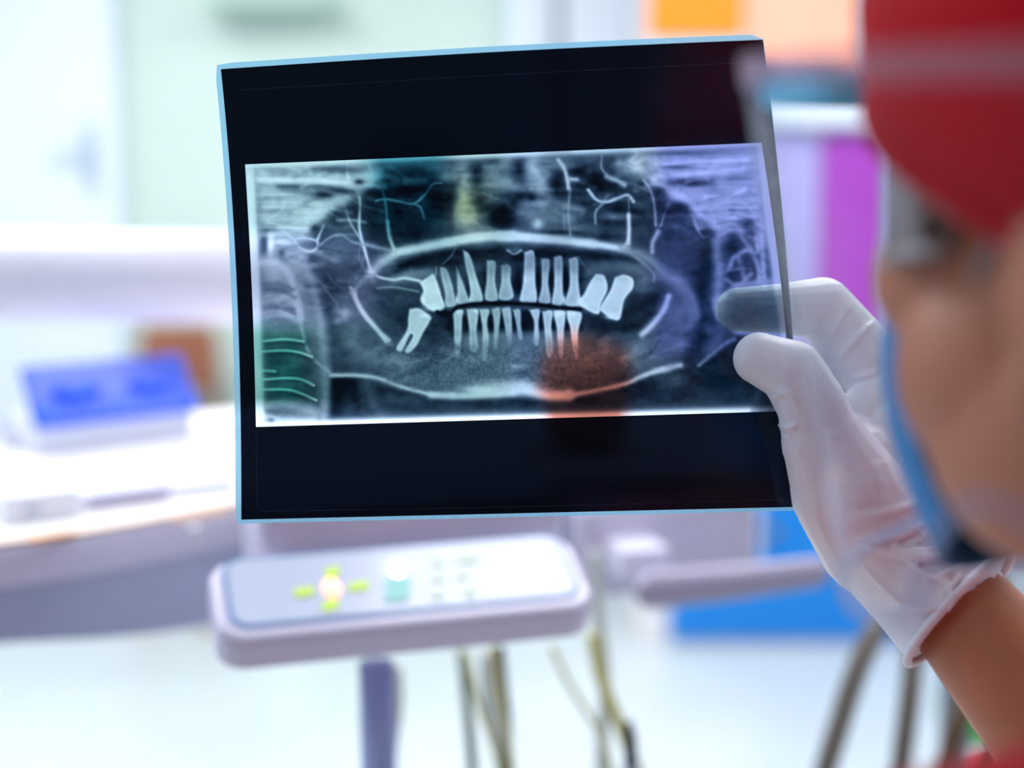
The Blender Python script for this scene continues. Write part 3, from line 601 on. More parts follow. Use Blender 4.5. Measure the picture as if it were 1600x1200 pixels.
for p, w_, v, a_ in ((((350, 150), (385, 200), (405, 270), (412, 320)), 3.2, .84, .9), (((412, 265), (465, 268)), 3, .66, .8), (((530, 330), (580, 390), (640, 402), (710, 378), (765, 362), (800, 400)), 2.8, .72, .95), (((620, 410), (575, 460), (572, 530)), 2.2, .56, .85),
   (((772, 370), (772, 480)), 2, .45, .7), (((770, 480), (773, 570), (768, 650)), 3.4, .84, .95), (((768, 640), (740, 670)), 3, .7, .8), (((640, 250), (700, 275), (745, 300)), 4.5, .68, .85), (((610, 130), (610, 200), (650, 250)), 2, .52, .7), (((860, 270), (905, 340), (925, 430), (932, 540)), 2.4, .58, .85),
   (((1010, 410), (985, 470), (962, 545)), 2.2, .52, .8), (((910, 700), (915, 640), (945, 580)), 4, .66, .8), (((780, 160), (820, 110), (790, 90)), 3, .66, .7), (((930, 130), (930, 260)), 3, .70, .7), (((720, 170), (800, 180), (900, 230)), 10, .62, .7), (((420, 330), (412, 480), (425, 600)), 2.4, .54, .7), (((380, 430), (390, 560)), 2, .5, .6),
   (((920, 270), (1010, 335), (1100, 385), (1190, 470), (1280, 515), (1400, 505)), 5, .80, .85), (((960, 300), (1080, 350), (1160, 430)), 3, .78, .6), (((960, 245), (1150, 235), (1450, 205)), 5, .82, .85), (((980, 180), (1200, 160), (1480, 150)), 3, .80, .7), (((1230, 370), (1340, 370), (1460, 330)), 3, .82, .7), (((1290, 420), (1400, 400), (1480, 420)), 2, .76, .5),
   (((1150, 480), (1180, 560), (1215, 610), (1250, 590)), 3, .64, .8), (((1190, 560), (1290, 550), (1400, 500)), 3.5, .76, .7), (((1300, 600), (1420, 560), (1450, 620), (1500, 680)), 3.5, .78, .8), (((1290, 640), (1310, 800), (1300, 960)), 10, .56, .8), (((1500, 440), (1520, 560), (1540, 700)), 4, .78, .7),
   (((1370, 800), (1400, 730), (1490, 690), (1540, 780), (1550, 880)), 4.5, .72, .8), (((1350, 860), (1420, 900), (1500, 830)), 4, .60, .7), (((1420, 720), (1460, 860)), 4, .64, .6), (((1560, 600), (1580, 900)), 5, .82, .7), (((1000, 560), (1100, 560), (1180, 610)), 4, .36, .6), (((1030, 820), (1120, 800), (1180, 780)), 4, .36, .5),
   (((470, 730), (520, 800), (560, 830)), 1.8, .42, .7)):
    line(c2(p), w_, v, a_)
for c_, rx, ry, v, a_ in (((820, 190), 14, 16, .76, .75), ((1060, 108), 50, 5, .26, .85), ((1040, 195), 24, 4, .34, .8), ((1140, 285), 34, 7, .14, .92), ((1400, 260), 26, 7, .52, .5), ((1350, 90), 40, 4, .46, .5), ((950, 340), 12, 10, .16, .85), ((1080, 440), 18, 10, .16, .85, ), ((970, 430), 10, 18, .26, .6), ((1110, 500), 16, 10, .26, .7),
   ((1240, 580), 12, 7, .24, .8), ((1490, 555), 11, 16, .20, .9), ((1395, 650), 13, 20, .16, .9), ((1380, 830), 9, 10, .20, .85), ((1440, 790), 6, 10, .30, .7), ((1230, 750), 10, 50, .14, .8), ((1500, 640), 8, 14, .4, .6), ((1340, 460), 22, 6, .60, .6)):
    blob(c2([c_])[0], rx, ry, v, a_)
# teeth
tooth(c1([(1050, 880), (1100, 850), (1130, 830), (1155, 880), (1180, 960), (1200, 1030), (1150, 1055), (1080, 1020), (1055, 980), (1072, 930)]), .80)
tooth(c1([(1170, 790), (1210, 800), (1240, 880), (1265, 990), (1262, 1022), (1205, 1024), (1200, 940), (1180, 860)]), .62)
tooth(c1([(1270, 790), (1300, 860), (1340, 970), (1350, 1005), (1280, 1010), (1275, 930)]), .64)
tooth(c1([(1310, 690), (1350, 720), (1390, 850), (1428, 985), (1362, 1006), (1348, 900), (1322, 780)]), .70)
tooth(c1([(1450, 750), (1502, 760), (1500, 870), (1515, 985), (1440, 982), (1448, 870)]), .64)
tooth(c1([(1540, 790), (1592, 790), (1590, 870), (1602, 975), (1522, 980), (1540, 880)]), .62)
tooth(c2([(10, 780), (60, 780), (65, 870), (85, 970), (0, 975), (12, 880)]), .60)
tooth(c2([(150, 700), (208, 700), (215, 870), (220, 1000), (125, 1002), (142, 880)]), .70)
tooth(c2([(250, 740), (300, 750), (292, 880), (304, 1000), (235, 1002), (252, 900)]), .62)
tooth(c2([(325, 730), (375, 730), (378, 870), (376, 1012), (315, 1012), (327, 900)]), .68)
tooth(c2([(415, 740), (468, 740), (472, 880), (480, 1012), (390, 1012), (418, 900)]), .68)
tooth(c2([(575, 830), (625, 840), (645, 920), (610, 1000), (592, 1068), (530, 1050), (470, 1000), (505, 950), (540, 880)]), .80)
tooth(c2([(690, 850), (745, 835), (795, 860), (795, 915), (745, 985), (722, 1090), (685, 1102), (605, 1050), (612, 1010), (660, 930)]), .82)
tooth(c3([(990, 125), (1050, 122), (1115, 170), (1110, 200), (1075, 260), (1030, 345), (985, 385), (965, 370), (1010, 290), (990, 280), (945, 372), (912, 355), (975, 250), (982, 180)]), .72)
tooth(c3([(1238, 138), (1270, 125), (1310, 132), (1304, 180), (1300, 290), (1285, 400), (1265, 400), (1255, 290), (1250, 180)]), .66)
tooth(c3([(1330, 125), (1395, 125), (1400, 165), (1390, 250), (1398, 370), (1350, 370), (1345, 250), (1335, 170)]), .64)
tooth(c3([(1405, 125), (1465, 130), (1452, 200), (1462, 300), (1450, 420), (1425, 420), (1424, 250), (1415, 180)]), .66)
tooth(c3([(1478, 125), (1530, 122), (1522, 250), (1512, 350), (1492, 350), (1492, 220)]), .60)
tooth(c3([(1545, 122), (1592, 122), (1600, 250), (1596, 330), (1575, 330), (1562, 220)]), .58)
tooth(c4([(12, 312), (60, 315), (72, 400), (70, 480), (45, 480), (30, 400)]), .58)
tooth(c4([(80, 320), (125, 320), (130, 410), (138, 490), (115, 490), (100, 400)]), .58)
tooth(c4([(180, 320), (240, 320), (234, 400), (236, 520), (205, 520), (208, 400)]), .66)
tooth(c4([(255, 330), (318, 328), (310, 420), (322, 560), (285, 600), (268, 430)]), .68)
tooth(c4([(325, 325), (388, 325), (394, 365), (385, 450), (380, 590), (355, 590), (342, 430), (328, 370)]), .72)
tooth(c4([(402, 322), (468, 318), (492, 350), (482, 400), (468, 470), (472, 600), (445, 600), (424, 440), (405, 370)]), .76)
for p, rx, ry in ((c1([(1075, 990)])[0], 3, 6), (c1([(1140, 1035)])[0], 14, 4), (c1([(1272, 985)])[0], 2, 6), (c1([(1352, 985)])[0], 2, 7), (c3([(1270, 140)])[0], 6, 3), (c3([(1385, 140)])[0], 3, 3), (c3([(1080, 165)])[0], 8, 3), (c2([(385, 985)])[0], 2, 7), (c2([(480, 990)])[0], 4, 5), (c2([(500, 1015)])[0], 8, 3), (c2([(670, 1085)])[0], 9, 4), (c4([(440, 340)])[0], 8, 4), (c4([(352, 345)])[0], 6, 4)):
    blob(p, rx, ry, .96, .8)
line([(683, 487), (700, 492), (716, 480), (740, 475), (775, 474), (800, 474), (840, 476), (880, 481), (906, 484)], 3.3, .03, 1)
line(c3([(1200, 140), (1225, 170), (1225, 240)]), 6, .08, .8)
blob(c4([(95, 680 - 0)])[0], 10, 3, .7, .5); blob(c2([(85, 690)])[0], 12, 5, .5, .5); line(c2([(50, 690), (90, 712), (130, 690)]), 2, .75, .7)
# film thinned to paint in the red glow and brighten the finger behind
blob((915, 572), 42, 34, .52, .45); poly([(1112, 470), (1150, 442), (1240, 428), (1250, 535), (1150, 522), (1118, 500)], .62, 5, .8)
poly(c3([(1230, 330), (1600, 300), (1600, 480), (1250, 480)]), .38, 12, .6); poly(c4([(0, 470), (250, 480), (520, 520), (520, 640), (0, 640)]), .38, 12, .55)
poly(c1([(1060, 780), (1320, 700), (1600, 700), (1600, 830), (1300, 850), (1100, 860)]), .30, 12, .35); poly(c2([(0, 690), (500, 700), (800, 800), (700, 850), (500, 830), (0, 820)]), .26, 12, .35)
line(c1([(1100, 665), (1300, 625), (1450, 605), (1600, 600)]), 7.5, .86, .7); line(c2([(0, 602), (200, 612), (400, 628), (560, 650)]), 7.5, .86, .7)
line(c1([(760, 820), (850, 745), (930, 700), (1150, 655), (1450, 612), (1600, 604)]), 11, .60, .15); line(c2([(0, 608), (400, 634), (760, 685), (900, 745), (1020, 860)]), 11, .55, .15)
line(c4([(0, 700), (300, 690), (560, 700), (800, 640), (1000, 600)]), 14, .40, .5); line(c3([(700, 420), (900, 500), (1150, 560), (1600, 540)]), 16, .40, .5)
rr = np.random.RandomState(4)
for (bx, by, bw, bh, n_, v_) in ((400, 250, 150, 110, 26, .82), (1050, 245, 140, 130, 26, .84), (560, 250, 220, 110, 24, .52), (820, 240, 200, 120, 20, .62), (400, 370, 90, 130, 16, .74), (1110, 330, 80, 110, 14, .76), (560, 520, 150, 80, 16, .52), (930, 520, 150, 70, 14, .54), (480, 340, 90, 110, 12, .5)):
    for k in range(n_):
        x = bx+rr.rand()*bw; y = by+rr.rand()*bh; L_ = 20+rr.rand()*40; a_ = rr.normal(0, .35); c_ = rr.normal(0, 3)
        line([(x, y), (x+L_*.5*math.cos(a_), y+L_*.5*math.sin(a_)+c_), (x+L_*math.cos(a_), y+L_*math.sin(a_))], 1.8+rr.rand()*4.5, v_ if rr.rand() > .4 else v_*.4, .12+.22*rr.rand())
# grain and haze
G += .05*vnoise(34, 16, 1)+.05*vnoise(14, 9, 2)+.035*vnoise(5, 4, 3)
mand = np.exp(-((XX-800)/230)**4)*np.exp(-((YY-575)/42)**4); G += mand*.09*vnoise(3, 3, 5)
upper = np.exp(-((YY-300)/70)**4); G += upper*(.10*vnoise(26, 7, 8)+.07*vnoise(9, 12, 9))
strk = np.exp(-((XX-440)/70)**4)*np.exp(-((YY-320)/70)**4)+np.exp(-((XX-1140)/60)**4)*np.exp(-((YY-300)/80)**4); G += strk*.12*vnoise(60, 4, 11)
G = np.clip(G, 0, 1); G = G-.065*np.sin(2*math.pi*G)
# bright unexposed margins
xl = np.interp(YY, [257, 450, 667], [383, 393, 400]); xr = np.interp(YY, [223, 380, 525, 641], [1190, 1209, 1229, 1238])
yt = 257-(XX-383)*(34/807.); yb = 667-(XX-400)*(22/735.)
for d, w0, v in ((XX-xl, 14, .90), (xr-XX, 9, .86), (YY-yt, 6, .86), (yb-YY, 7, .97)):
    m = 1/(1+np.exp((d-w0)/1.6)); G = G*(1-m)+v*m
    m = np.exp(-np.clip(d-w0, 0, 99)/9)*.35*(d > w0); G = G*(1-m)+.62*m
G = np.clip(G, .02, 1)
def sampleG(x, y):
    x = np.clip(x-OX, 0, CW-1.01); y = np.clip(y-OY, 0, CH-1.01); a = x.astype(int); b = y.astype(int); fx = x-a; fy = y-b
    return (G[b, a]*(1-fx)+G[b, a+1]*fx)*(1-fy)+(G[b+1, a]*(1-fx)+G[b+1, a+1]*fx)*fy

# ---------------------------------------------------------------- the film
def FD(x, y):                                   # distance of the gently curled sheet
    return .6515-.016*(1-np.clip(np.asarray(y, float), 0, 900)/800.)**2+.004*((np.asarray(x, float)-800)/450)**2*0
def FP(x, y):
    d = FD(x, y); X = (x-800)/F*d; Zc = (600-y)/F*d
    return np.stack([X, d*cp+Zc*sp, CAM.z+Zc*cp-d*sp], -1)
def film_mat(name, attr=True, T=(.0016, .0028, .0065)):
    m = bpy.data.materials.new(name); m.use_nodes = True; nt = m.node_tree; nt.nodes.clear()
    o = nt.nodes.new('ShaderNodeOutputMaterial'); t = nt.nodes.new('ShaderNodeBsdfTransparent'); t.inputs[0].default_value = (*T, 1)
    if attr:
        at = nt.nodes.new('ShaderNodeAttribute'); at.attribute_name = 'film_tone'; nt.links.new(at.outputs['Color'], t.inputs[0])
    d = nt.nodes.new('ShaderNodeBsdfDiffuse'); d.inputs[0].default_value = (.001, .002, .005, 1)
    ad = nt.nodes.new('ShaderNodeAddShader'); nt.links.new(t.outputs[0], ad.inputs[0]); nt.links.new(d.outputs[0], ad.inputs[1])
    g = nt.nodes.new('ShaderNodeBsdfGlossy'); g.inputs['Roughness'].default_value = .12; g.inputs['Color'].default_value = (.75, .88, 1, 1)
    fr = schlick(nt, .028)
    mx = nt.nodes.new('ShaderNodeMixShader'); nt.links.new(fr.outputs[0], mx.inputs[0]); nt.links.new(ad.outputs[0], mx.inputs[1]); nt.links.new(g.outputs[0], mx.inputs[2])
    nt.links.new(mx.outputs[0], o.inputs[0]); return m
film = thing('xray_film', 'black panoramic dental radiograph film with pale blue edge held by the gloved hand', 'x-ray film', Vector(FP(800, 812)))
fo = Vector(film.location)
def grid_mesh(name, PXs, m, dens=None):         # PXs: (ny,nx,2) film coordinates
    ny, nx = PXs.shape[:2]; co = FP(PXs[..., 0], PXs[..., 1]).reshape(-1, 3)-np.array(fo)
    me = bpy.data.meshes.new(name); me.vertices.add(ny*nx); me.vertices.foreach_set('co', co.astype(np.float32).ravel())
    i = np.arange(ny*nx).reshape(ny, nx); q = np.stack([i[:-1, :-1], i[1:, :-1], i[1:, 1:], i[:-1, 1:]], -1).reshape(-1, 4)
    n = len(q); me.loops.add(n*4); me.loops.foreach_set('vertex_index', q.ravel().astype(np.int32))
    me.polygons.add(n); me.polygons.foreach_set('loop_start', np.arange(0, n*4, 4, dtype=np.int32)); me.polygons.foreach_set('loop_total', np.full(n, 4, np.int32))
    me.polygons.foreach_set('use_smooth', np.ones(n, bool)); me.update(calc_edges=True); me.validate()
    if dens is not None:
        at = me.attributes.new('film_tone', 'FLOAT_COLOR', 'POINT'); c = np.ones((ny*nx, 4), np.float32); c[:, :3] = dens.reshape(-1, 3); at.data.foreach_set('color', c.ravel())
    me.materials.append(m); o = bpy.data.objects.new(name, me); COL.objects.link(o); o.parent = film; return o
NX, NY = 820, 430
u = np.linspace(0, 1, NX)[None, :]; v = np.linspace(0, 1, NY)[:, None]
def imq(u, v):
    tx, ty = 383+807*u, 257-34*u; bx, by = 400+838*u, 667-25*u
    x = tx*(1-v)+bx*v; y = ty*(1-v)+by*v
    x = x+6*np.sin(math.pi*v)*(1-u)*.0+5*np.sin(math.pi*v)*u+2.5*np.sin(math.pi*v)*(1-u)
    return np.stack(np.broadcast_arrays(x, y), -1)
Q = imq(u, v); g = sampleG(Q[..., 0], Q[..., 1])
TI = np.array([.78, .94, 1.0]); lum = np.clip((g-.06)/.86, 0, 1)**1.7
DN = np.stack([lum**1.14, lum, lum**.88], -1)*np.array([.74, .90, 1.0])+np.array([.004, .012, .026])*np.clip(g[..., None]*5, .2, 1)
grid_mesh('radiograph_image', Q, film_mat('radiograph_emulsion'), DN)
# black border: four strips around the picture
def xL(v): return 345+32*(1-(1-v)**2.3)
def xR(v): return 1192+58*(1-(1-v)**1.6)
def yT(u): return 108-46*u+3*np.sin(math.pi*u)*-1.2
def yB(u): return 812-20*u
def outer(u, v):
    x = xL(v)*(1-u)+xR(v)*u; y = yT(u)*(1-v)+yB(u)*v; return np.stack(np.broadcast_arrays(x, y), -1)
bq = MB(); N = 48
per_o, per_i = [], []
for k in range(N): per_o.append(outer(np.array(k/N), np.array(0.))); per_i.append(imq(np.array(k/N), np.array(0.)))
for k in range(N): per_o.append(outer(np.array(1.), np.array(k/N))); per_i.append(imq(np.array(1.), np.array(k/N)))
for k in range(N): per_o.append(outer(np.array(1-k/N), np.array(1.))); per_i.append(imq(np.array(1-k/N), np.array(1.)))
for k in range(N): per_o.append(outer(np.array(0.), np.array(1-k/N))); per_i.append(imq(np.array(0.), np.array(1-k/N)))
PO = np.array(per_o); PI_ = np.array(per_i)
ts = np.linspace(0, 1, 14)[:, None, None]; RG = PO[None]*(1-ts)+PI_[None]*ts; RG = np.concatenate([RG, RG[:, :1]], 1)
bm = film_mat('exposed_emulsion', False); grid_mesh('black_border', RG.transpose(0, 1, 2), bm)
# pale blue clear rim with rounded corners, a strip with real thickness
nrm = []
def rim_out(k):
    p = PO[k % len(PO)]; i = k % len(PO); c = PO.mean(0)
    w0 = 9.0
    side = i//N
    a = PO[(i+1) % len(PO)]-PO[i-1]; nvec = np.array([a[1], -a[0]]); nvec /= np.linalg.norm(nvec)
    wd = {0: 9, 1: 1, 2: 6, 3: 9}[side]
    return p+nvec*wd
rim_in = [(PO[k]*.9975+PO.mean(0)*.0025) for k in range(len(PO))]
rm_ = MB(); ring = []
for k in range(len(PO)):
    i_ = Vector(FP(*rim_in[k])); o_ = Vector(FP(*rim_out(k))); nn = Vector((0, 1, 0)); th = .00035
    ring.append([i_+nn*.00015, o_+nn*.00015, o_+nn*(.00015+th), i_+nn*(.00015+th)])
rm_.rings(ring, closed=True)
rm_.build('clear_edge', sheet_mat('pale_blue_film_base', (215, 240, 250), .55, (186, 228, 244)), film)
# faint score lines in the border
slm = mat('score_line', (40, 58, 82), .4)
for pts_, r_ in (([(372, 141), (800, 116), (1160, 98)], .0001), ([(400, 672), (401, 740), (403, 798)], .0001), ([(403, 799), (800, 792), (1230, 780)], .00008)):
    MB().tube([Vector(FP(x, y))-Vector((0, .0002, 0)) for x, y in catmull(pts_, 8)], r_, 4).build('scored_line', slm, film)

# ---------------------------------------------------------------- the person
skin = mat('warm_skin', (182, 110, 72), .5, noise=.10, nscale=30, bump=.15, bscale=300, sss=.12)
A_ = R(25); hf = Vector((-math.sin(A_), math.cos(A_), 0)); hl = Vector((-math.cos(A_), -math.sin(A_), 0)); hu = Vector((0, 0, 1))
HC = Vector((.184, .362, .052))
def HLc(f, l, u): return HC+hf*f+hl*l+hu*u
def H(f, l, u): return W(HLc(f, l, u))
RotW = Matrix.Rotation(-PITCH, 3, 'X')
wf, wl, wu = RotW @ hf, RotW @ hl, RotW @ hu
def he(mb, f, l, u, rf, rl, ru): mb.ell(H(f, l, u), wf*rf, wl*rl, wu*ru, 28, 18)
elbow = W((.34, .50, -.29)); RS = Vector((.41, .33, 1.27)); LS = Vector((.09, .27, 1.26)); NB = Vector((.245, .32, 1.31))
def hand(mb, k=0.0, full=True):     # k grows every radius
    def c(x, y, d): return C(x, y, d)
    # palm and wrist
    mb.caps([c(1500, 955, .622), c(1440, 880, .636)], [.024+k, .0255+k])
    mb.caps([c(1470, 925, .632), c(1395, 830, .648), c(1400, 700, .662)], [.024+k, .030+k, .027+k])
    mb.caps([c(1440, 880, .64), c(1440, 780, .67), c(1440, 690, .69)], [.026+k, .028+k, .022+k])
    mb.caps([c(1372, 840, .645), c(1322, 765, .631), c(1287, 690, .629)], [.0275+k, .0245+k, .0185+k])
    mb.caps([c(1375, 845, .640), c(1440, 915, .631)], [.0243+k, .0238+k])
    # thumb
    mb.caps([c(1322, 765, .631), c(1283, 680, .629), c(1268, 632, .626), c(1238, 582, .624), c(1186, 560, .6275)], [.0245+k, .0172+k, .0150+k, .0138+k, .0112+k])
    mb.caps([c(1340, 720, .645), c(1330, 660, .655), c(1385, 620, .665)], [.018+k, .010+k, .016+k])
    # index
    mb.caps([c(1420, 640, .668), c(1285, 482, .675), c(1215, 482, .668), c(1152, 484, .6655)], [.0175+k, .0145+k, .0112+k, .0100+k])
    # middle, ring, little
    mb.caps([c(1440, 680, .69), c(1335, 560, .705), c(1260, 590, .690), c(1205, 640, .6665)], [.0170+k, .0140+k, .0115+k, .0098+k])
    mb.caps([c(1455, 720, .705), c(1350, 640, .730), c(1290, 680, .710), c(1270, 730, .684)], [.0155+k, .0125+k, .0105+k, .0095+k])
    mb.caps([c(1455, 780, .71), c(1375, 720, .735), c(1330, 750, .715), c(1325, 790, .692)], [.0145+k, .0110+k, .0095+k, .0085+k])
bd = MB()
he(bd, -.012, 0, .035, .093, .076, .088); he(bd, .018, 0, -.03, .074, .062, .072); he(bd, .056, 0, -.080, .030, .030, .026)
for s in (-1, 1):
    he(bd, .015, s*.046, -.065, .042, .020, .034); he(bd, .056, s*.040, -.022, .026, .022, .022); he(bd, .034, s*.042, -.048, .036, .025, .032); he(bd, .080, s*.022, .020, .012, .024, .008)
    he(bd, -.014, s*.073, -.030, .018, .008, .030); he(bd, -.010, s*.076, -.054, .010, .006, .011); he(bd, .1, s*.012, -.040, .009, .008, .007)
bd.caps([H(.086, 0, .008), H(.098, 0, -.012), H(.108, 0, -.036)], [.008, .010, .012])
he(bd, .084, 0, -.058, .012, .024, .006); he(bd, .083, 0, -.068, .012, .021, .007)
nk = H(-.02, 0, -.07)
bd.caps([nk, NB], [.054, .058]); bd.caps([NB, RS], [.06, .056]); bd.caps([NB, LS], [.06, .056])
bd.caps([RS, elbow], [.052, .041])
wr = C(1500, 955, .622)
bd.caps([elbow, elbow.lerp(wr, .4), elbow.lerp(wr, .85), wr], [.041, .0415, .0285, .0245])
hand(bd, -.0015)
le = Vector((.03, .30, 1.02)); lw = Vector((.06, .42, .84))
bd.caps([LS, le, lw], [.05, .04, .026])
lh = lw+Vector((.01, .05, -.07)); bd.caps([lw, lh], [.026, .028])
for k, (ox, oz) in enumerate(((-.026, -.065), (-.009, -.075), (.009, -.072), (.026, -.06))): bd.caps([lh+Vector((ox, 0, -.01)), lh+Vector((ox*1.1, .012, oz*.7)), lh+Vector((ox*1.15, .008, oz*1.25))], [.010, .009, .008])
bd.caps([lh+Vector((.02, 0, .02)), lh+Vector((.045, .01, -.01)), lh+Vector((.048, .015, -.035))], [.012, .010, .009])
T0 = Vector((.25, .29, 1.12)); T1 = Vector((.25, .29, .86))
ax = (RS-LS).normalized(); ay = Vector((-ax.y, ax.x, 0)).normalized(); az = Vector((0, 0, 1))
bd.ell(T0, ax*.17, ay*.10, az*.22); bd.ell(T1, ax*.165, ay*.11, az*.17)
for s in (-1, 1):
    hpj = T1+ax*.09*s-az*.06
    bd.caps([hpj, hpj+ay*.02-az*.38, Vector((hpj.x, hpj.y, .09))], [.085, .055, .04])
    bd.caps([Vector((hpj.x, hpj.y, .05)), Vector((hpj.x, hpj.y, .045))+ay*.13], [.04, .03])
person = bd.build('person', skin, None, remesh=.0028, sm=5)
tag(person, 'person in a red cap, clear face shield and white glove, seen from behind at right', 'person')
# eyes
for s in (-1, 1):
    MB().sph(H(.080, s*.030, .002), .0115).build('eye', mat('eye_white', (235, 232, 228), .2), person, smooth=True)
MB().ell(H(-.035, 0, .01), wf*.068, wl*.073, wu*.058).build('hair', mat('dark_hair', (40, 26, 20), .6, noise=.3, nscale=200, bump=.5, bscale=400), person, smooth=True)
# cap: shell over the skull cut by a slanting plane
red = mat('red_cotton', (178, 2, 24), .8, spec=.12, noise=.12, nscale=9, bump=.12, bscale=300)
cap = MB(); rows = []
nC = 48
for i in range(15):
    row = []
    for k in range(nC):
        ph = 2*math.pi*k/nC; cf, sf = math.cos(ph), math.sin(ph)
        fx, lx = cf*.110, sf*.092
        ulo = -.026+.62*fx if fx > 0 else -.026+.25*fx      # slanting hem
        ulo = min(ulo, .034)
        cu = .035; ru = .108
        th1 = math.asin(max(-.95, min(.95, (ulo-cu)/ru)))
        th = th1+(math.pi/2-th1)*(i/14)**.9
        cz_ = math.cos(th); puff = 1+.035*math.sin(th*2.2)+.012*math.sin(ph*7+i*.5)
        row.append(H(-.012+fx*cz_*puff, lx*cz_*puff, cu+ru*math.sin(th)))
    rows.append(row)
cap.rings(rows, cap=False); cap.f.append(tuple(range(len(cap.v)-nC, len(cap.v))))
co_ = cap.build('cap', red, person, smooth=True, solid=.003)
MB().tube(rows[0], .0035, 8, closed=True).build('cap_hem', red, co_, smooth=True)
# mask
blm = mat('blue_mask_fabric', (8, 122, 186), .7, noise=.06, bump=.2)
mk = MB(); rr_ = []
for i in range(13):
    uu = .0-.110*i/12; row = []
    bul = math.sin(math.pi*min(1, (i+2)/15))
    for k in range(25):
        an = R(-56+112*k/24); rf = .064+.026*bul*max(0, math.cos(an))**.8; rl = .057+.003*bul-.018*(i/12)**2
        row.append(H(.026+rf*math.cos(an)*1.0, rl*math.sin(an)*1.0, (uu+.045)*(.45+.55*max(0, math.cos(an)))-.045))
    rr_.append(row)
b_ = len(mk.v)
for r_ in rr_: mk.v += r_
for i in range(12):
    for k in range(24): a = i*25+k; mk.f.append((a, a+1, a+26, a+25))
mko = mk.build('face_mask', blm, person, smooth=True, solid=.0015)
for s in (-1, 1):
    MB().tube([H(.026, s*.062, -.025), H(-.01, s*.076, .0), H(-.045, s*.084, -.0), H(-.050, s*.082, -.03), H(-.01, s*.072, -.055), H(.026, s*.058, -.065)], .0009, 6).build('ear_loop', mat('blue_white_elastic', (150, 160, 170), .7), mko, smooth=True)
# safety glasses
gs = mat('grey_frosted_plastic', (170, 160, 158), .35, alpha=.85)
gl = thing('x', 'x', 'x', (0, 0, 0)); COL.objects.unlink(gl); bpy.data.objects.remove(gl)
gf = MB()
def arcp(an, u, r=1): return H(.010+.088*math.cos(an)*r, .074*math.sin(an)*r, u)
gf.tube([arcp(R(q), .030) for q in range(-80, 81, 8)], .0022, 8); gf.tube([arcp(R(q), -.018) for q in range(-80, 81, 8)], .0022, 8)
g1 = gf.build('glasses_frame', gs, person, smooth=True)
ls = MB(); r1 = [arcp(R(q), .030) for q in range(-52, 53, 4)]; r2 = [arcp(R(q), -.018) for q in range(-52, 53, 4)]
ls.v = r1+r2; nn_ = len(r1); ls.f = [(i, i+1, nn_+i+1, nn_+i) for i in range(nn_-1)]
ls.build('lens', sheet_mat('clear_lens', (245, 245, 245), .05), g1, smooth=True, solid=.001)
for s in (-1, 1):
    sd = MB(); r1 = [arcp(s*R(q), .030) for q in range(52, 74, 3)]; r2 = [arcp(s*R(q), -.018) for q in range(52, 74, 3)]; n_ = len(r1)
    sd.v = r1+r2; sd.f = [(i, i+1, n_+i+1, n_+i) for i in range(n_-1)]; sd.build('side_shield', gs, g1, smooth=True, solid=.0015)
    MB().tube([arcp(s*R(73), .022), H(-.005, s*.080, .018), H(-.04, s*.082, .012)], .002, 8).build('temple_arm', gs, g1, smooth=True)
# face shield
VT = .090      # height of the top of the visor (camera-aligned metres)
def vis(th, u, dr=0):           # th from the face direction towards the left ear
    t_ = max(0, VT-u)/.155
    Rf = .124-.004*t_+dr; Rl = .106-.004*t_+dr
    c_ = HC+Vector((.026*t_**1.1-.012, .0, 0)); c_.z = 0
    p = c_+hf*Rf*math.cos(th)+hl*Rl*math.sin(th); p.z = u+((p.y-.362)*.2-.008)*max(0, (u+.07)/.16)
    return W(p)
def vbot(th):                   # lower edge, lower at the front
    return float(np.interp(abs(math.degrees(th)), [0, 60, 78, 90, 98, 113, 126], [-.045, -.060, -.058, -.024, -.018, -.040, -.062]))
vm = MB(); n1, n2 = 60, 24; ths = [R(-125+250*k/n1) for k in range(n1+1)]
for j in range(n2+1):
    for th in ths: ub = vbot(th); vm.v.append(vis(th, VT+(ub-VT)*j/n2))
for j in range(n2):
    for k in range(n1): a = j*(n1+1)+k; vm.f.append((a, a+1, a+n1+2, a+n1+1))
vs = vm.build('face_shield', sheet_mat('clear_visor', (252, 253, 255), .006, (225, 228, 245), .04), person, smooth=True)
vs['label'] = 'clear plastic face shield'
ed = sheet_mat('visor_edge', (200, 215, 235), .35, (215, 214, 236))
MB().tube([vis(th, vbot(th)) for th in ths], .0013, 8).build('visor_edge', ed, vs, smooth=True)
bnd = MB()
for th in ths:
    pass
ring = [[vis(th, VT+.002, -.003), vis(th, VT+.002, .001), vis(th, VT-.0065, .001), vis(th, VT-.0065, -.003)] for th in [R(-150+300*k/70) for k in range(71)]]
bnd.rings(ring); bo_ = bnd.build('headband', sheet_mat('frosted_band', (240, 226, 232), .22, (226, 210, 224)), vs, smooth=False)
ring = []
for k in range(41):
    th = R(-66+146*k/40); ring.append([vis(th, VT-.001, -.012), vis(th, VT-.001, -.004), vis(th, VT-.0115, -.004), vis(th, VT-.0115, -.012)])
MB().rings(ring).build('foam_pad', mat('blue_foam', (90, 214, 255), .8, noise=.05, bump=.3), vs, bevel=.002)
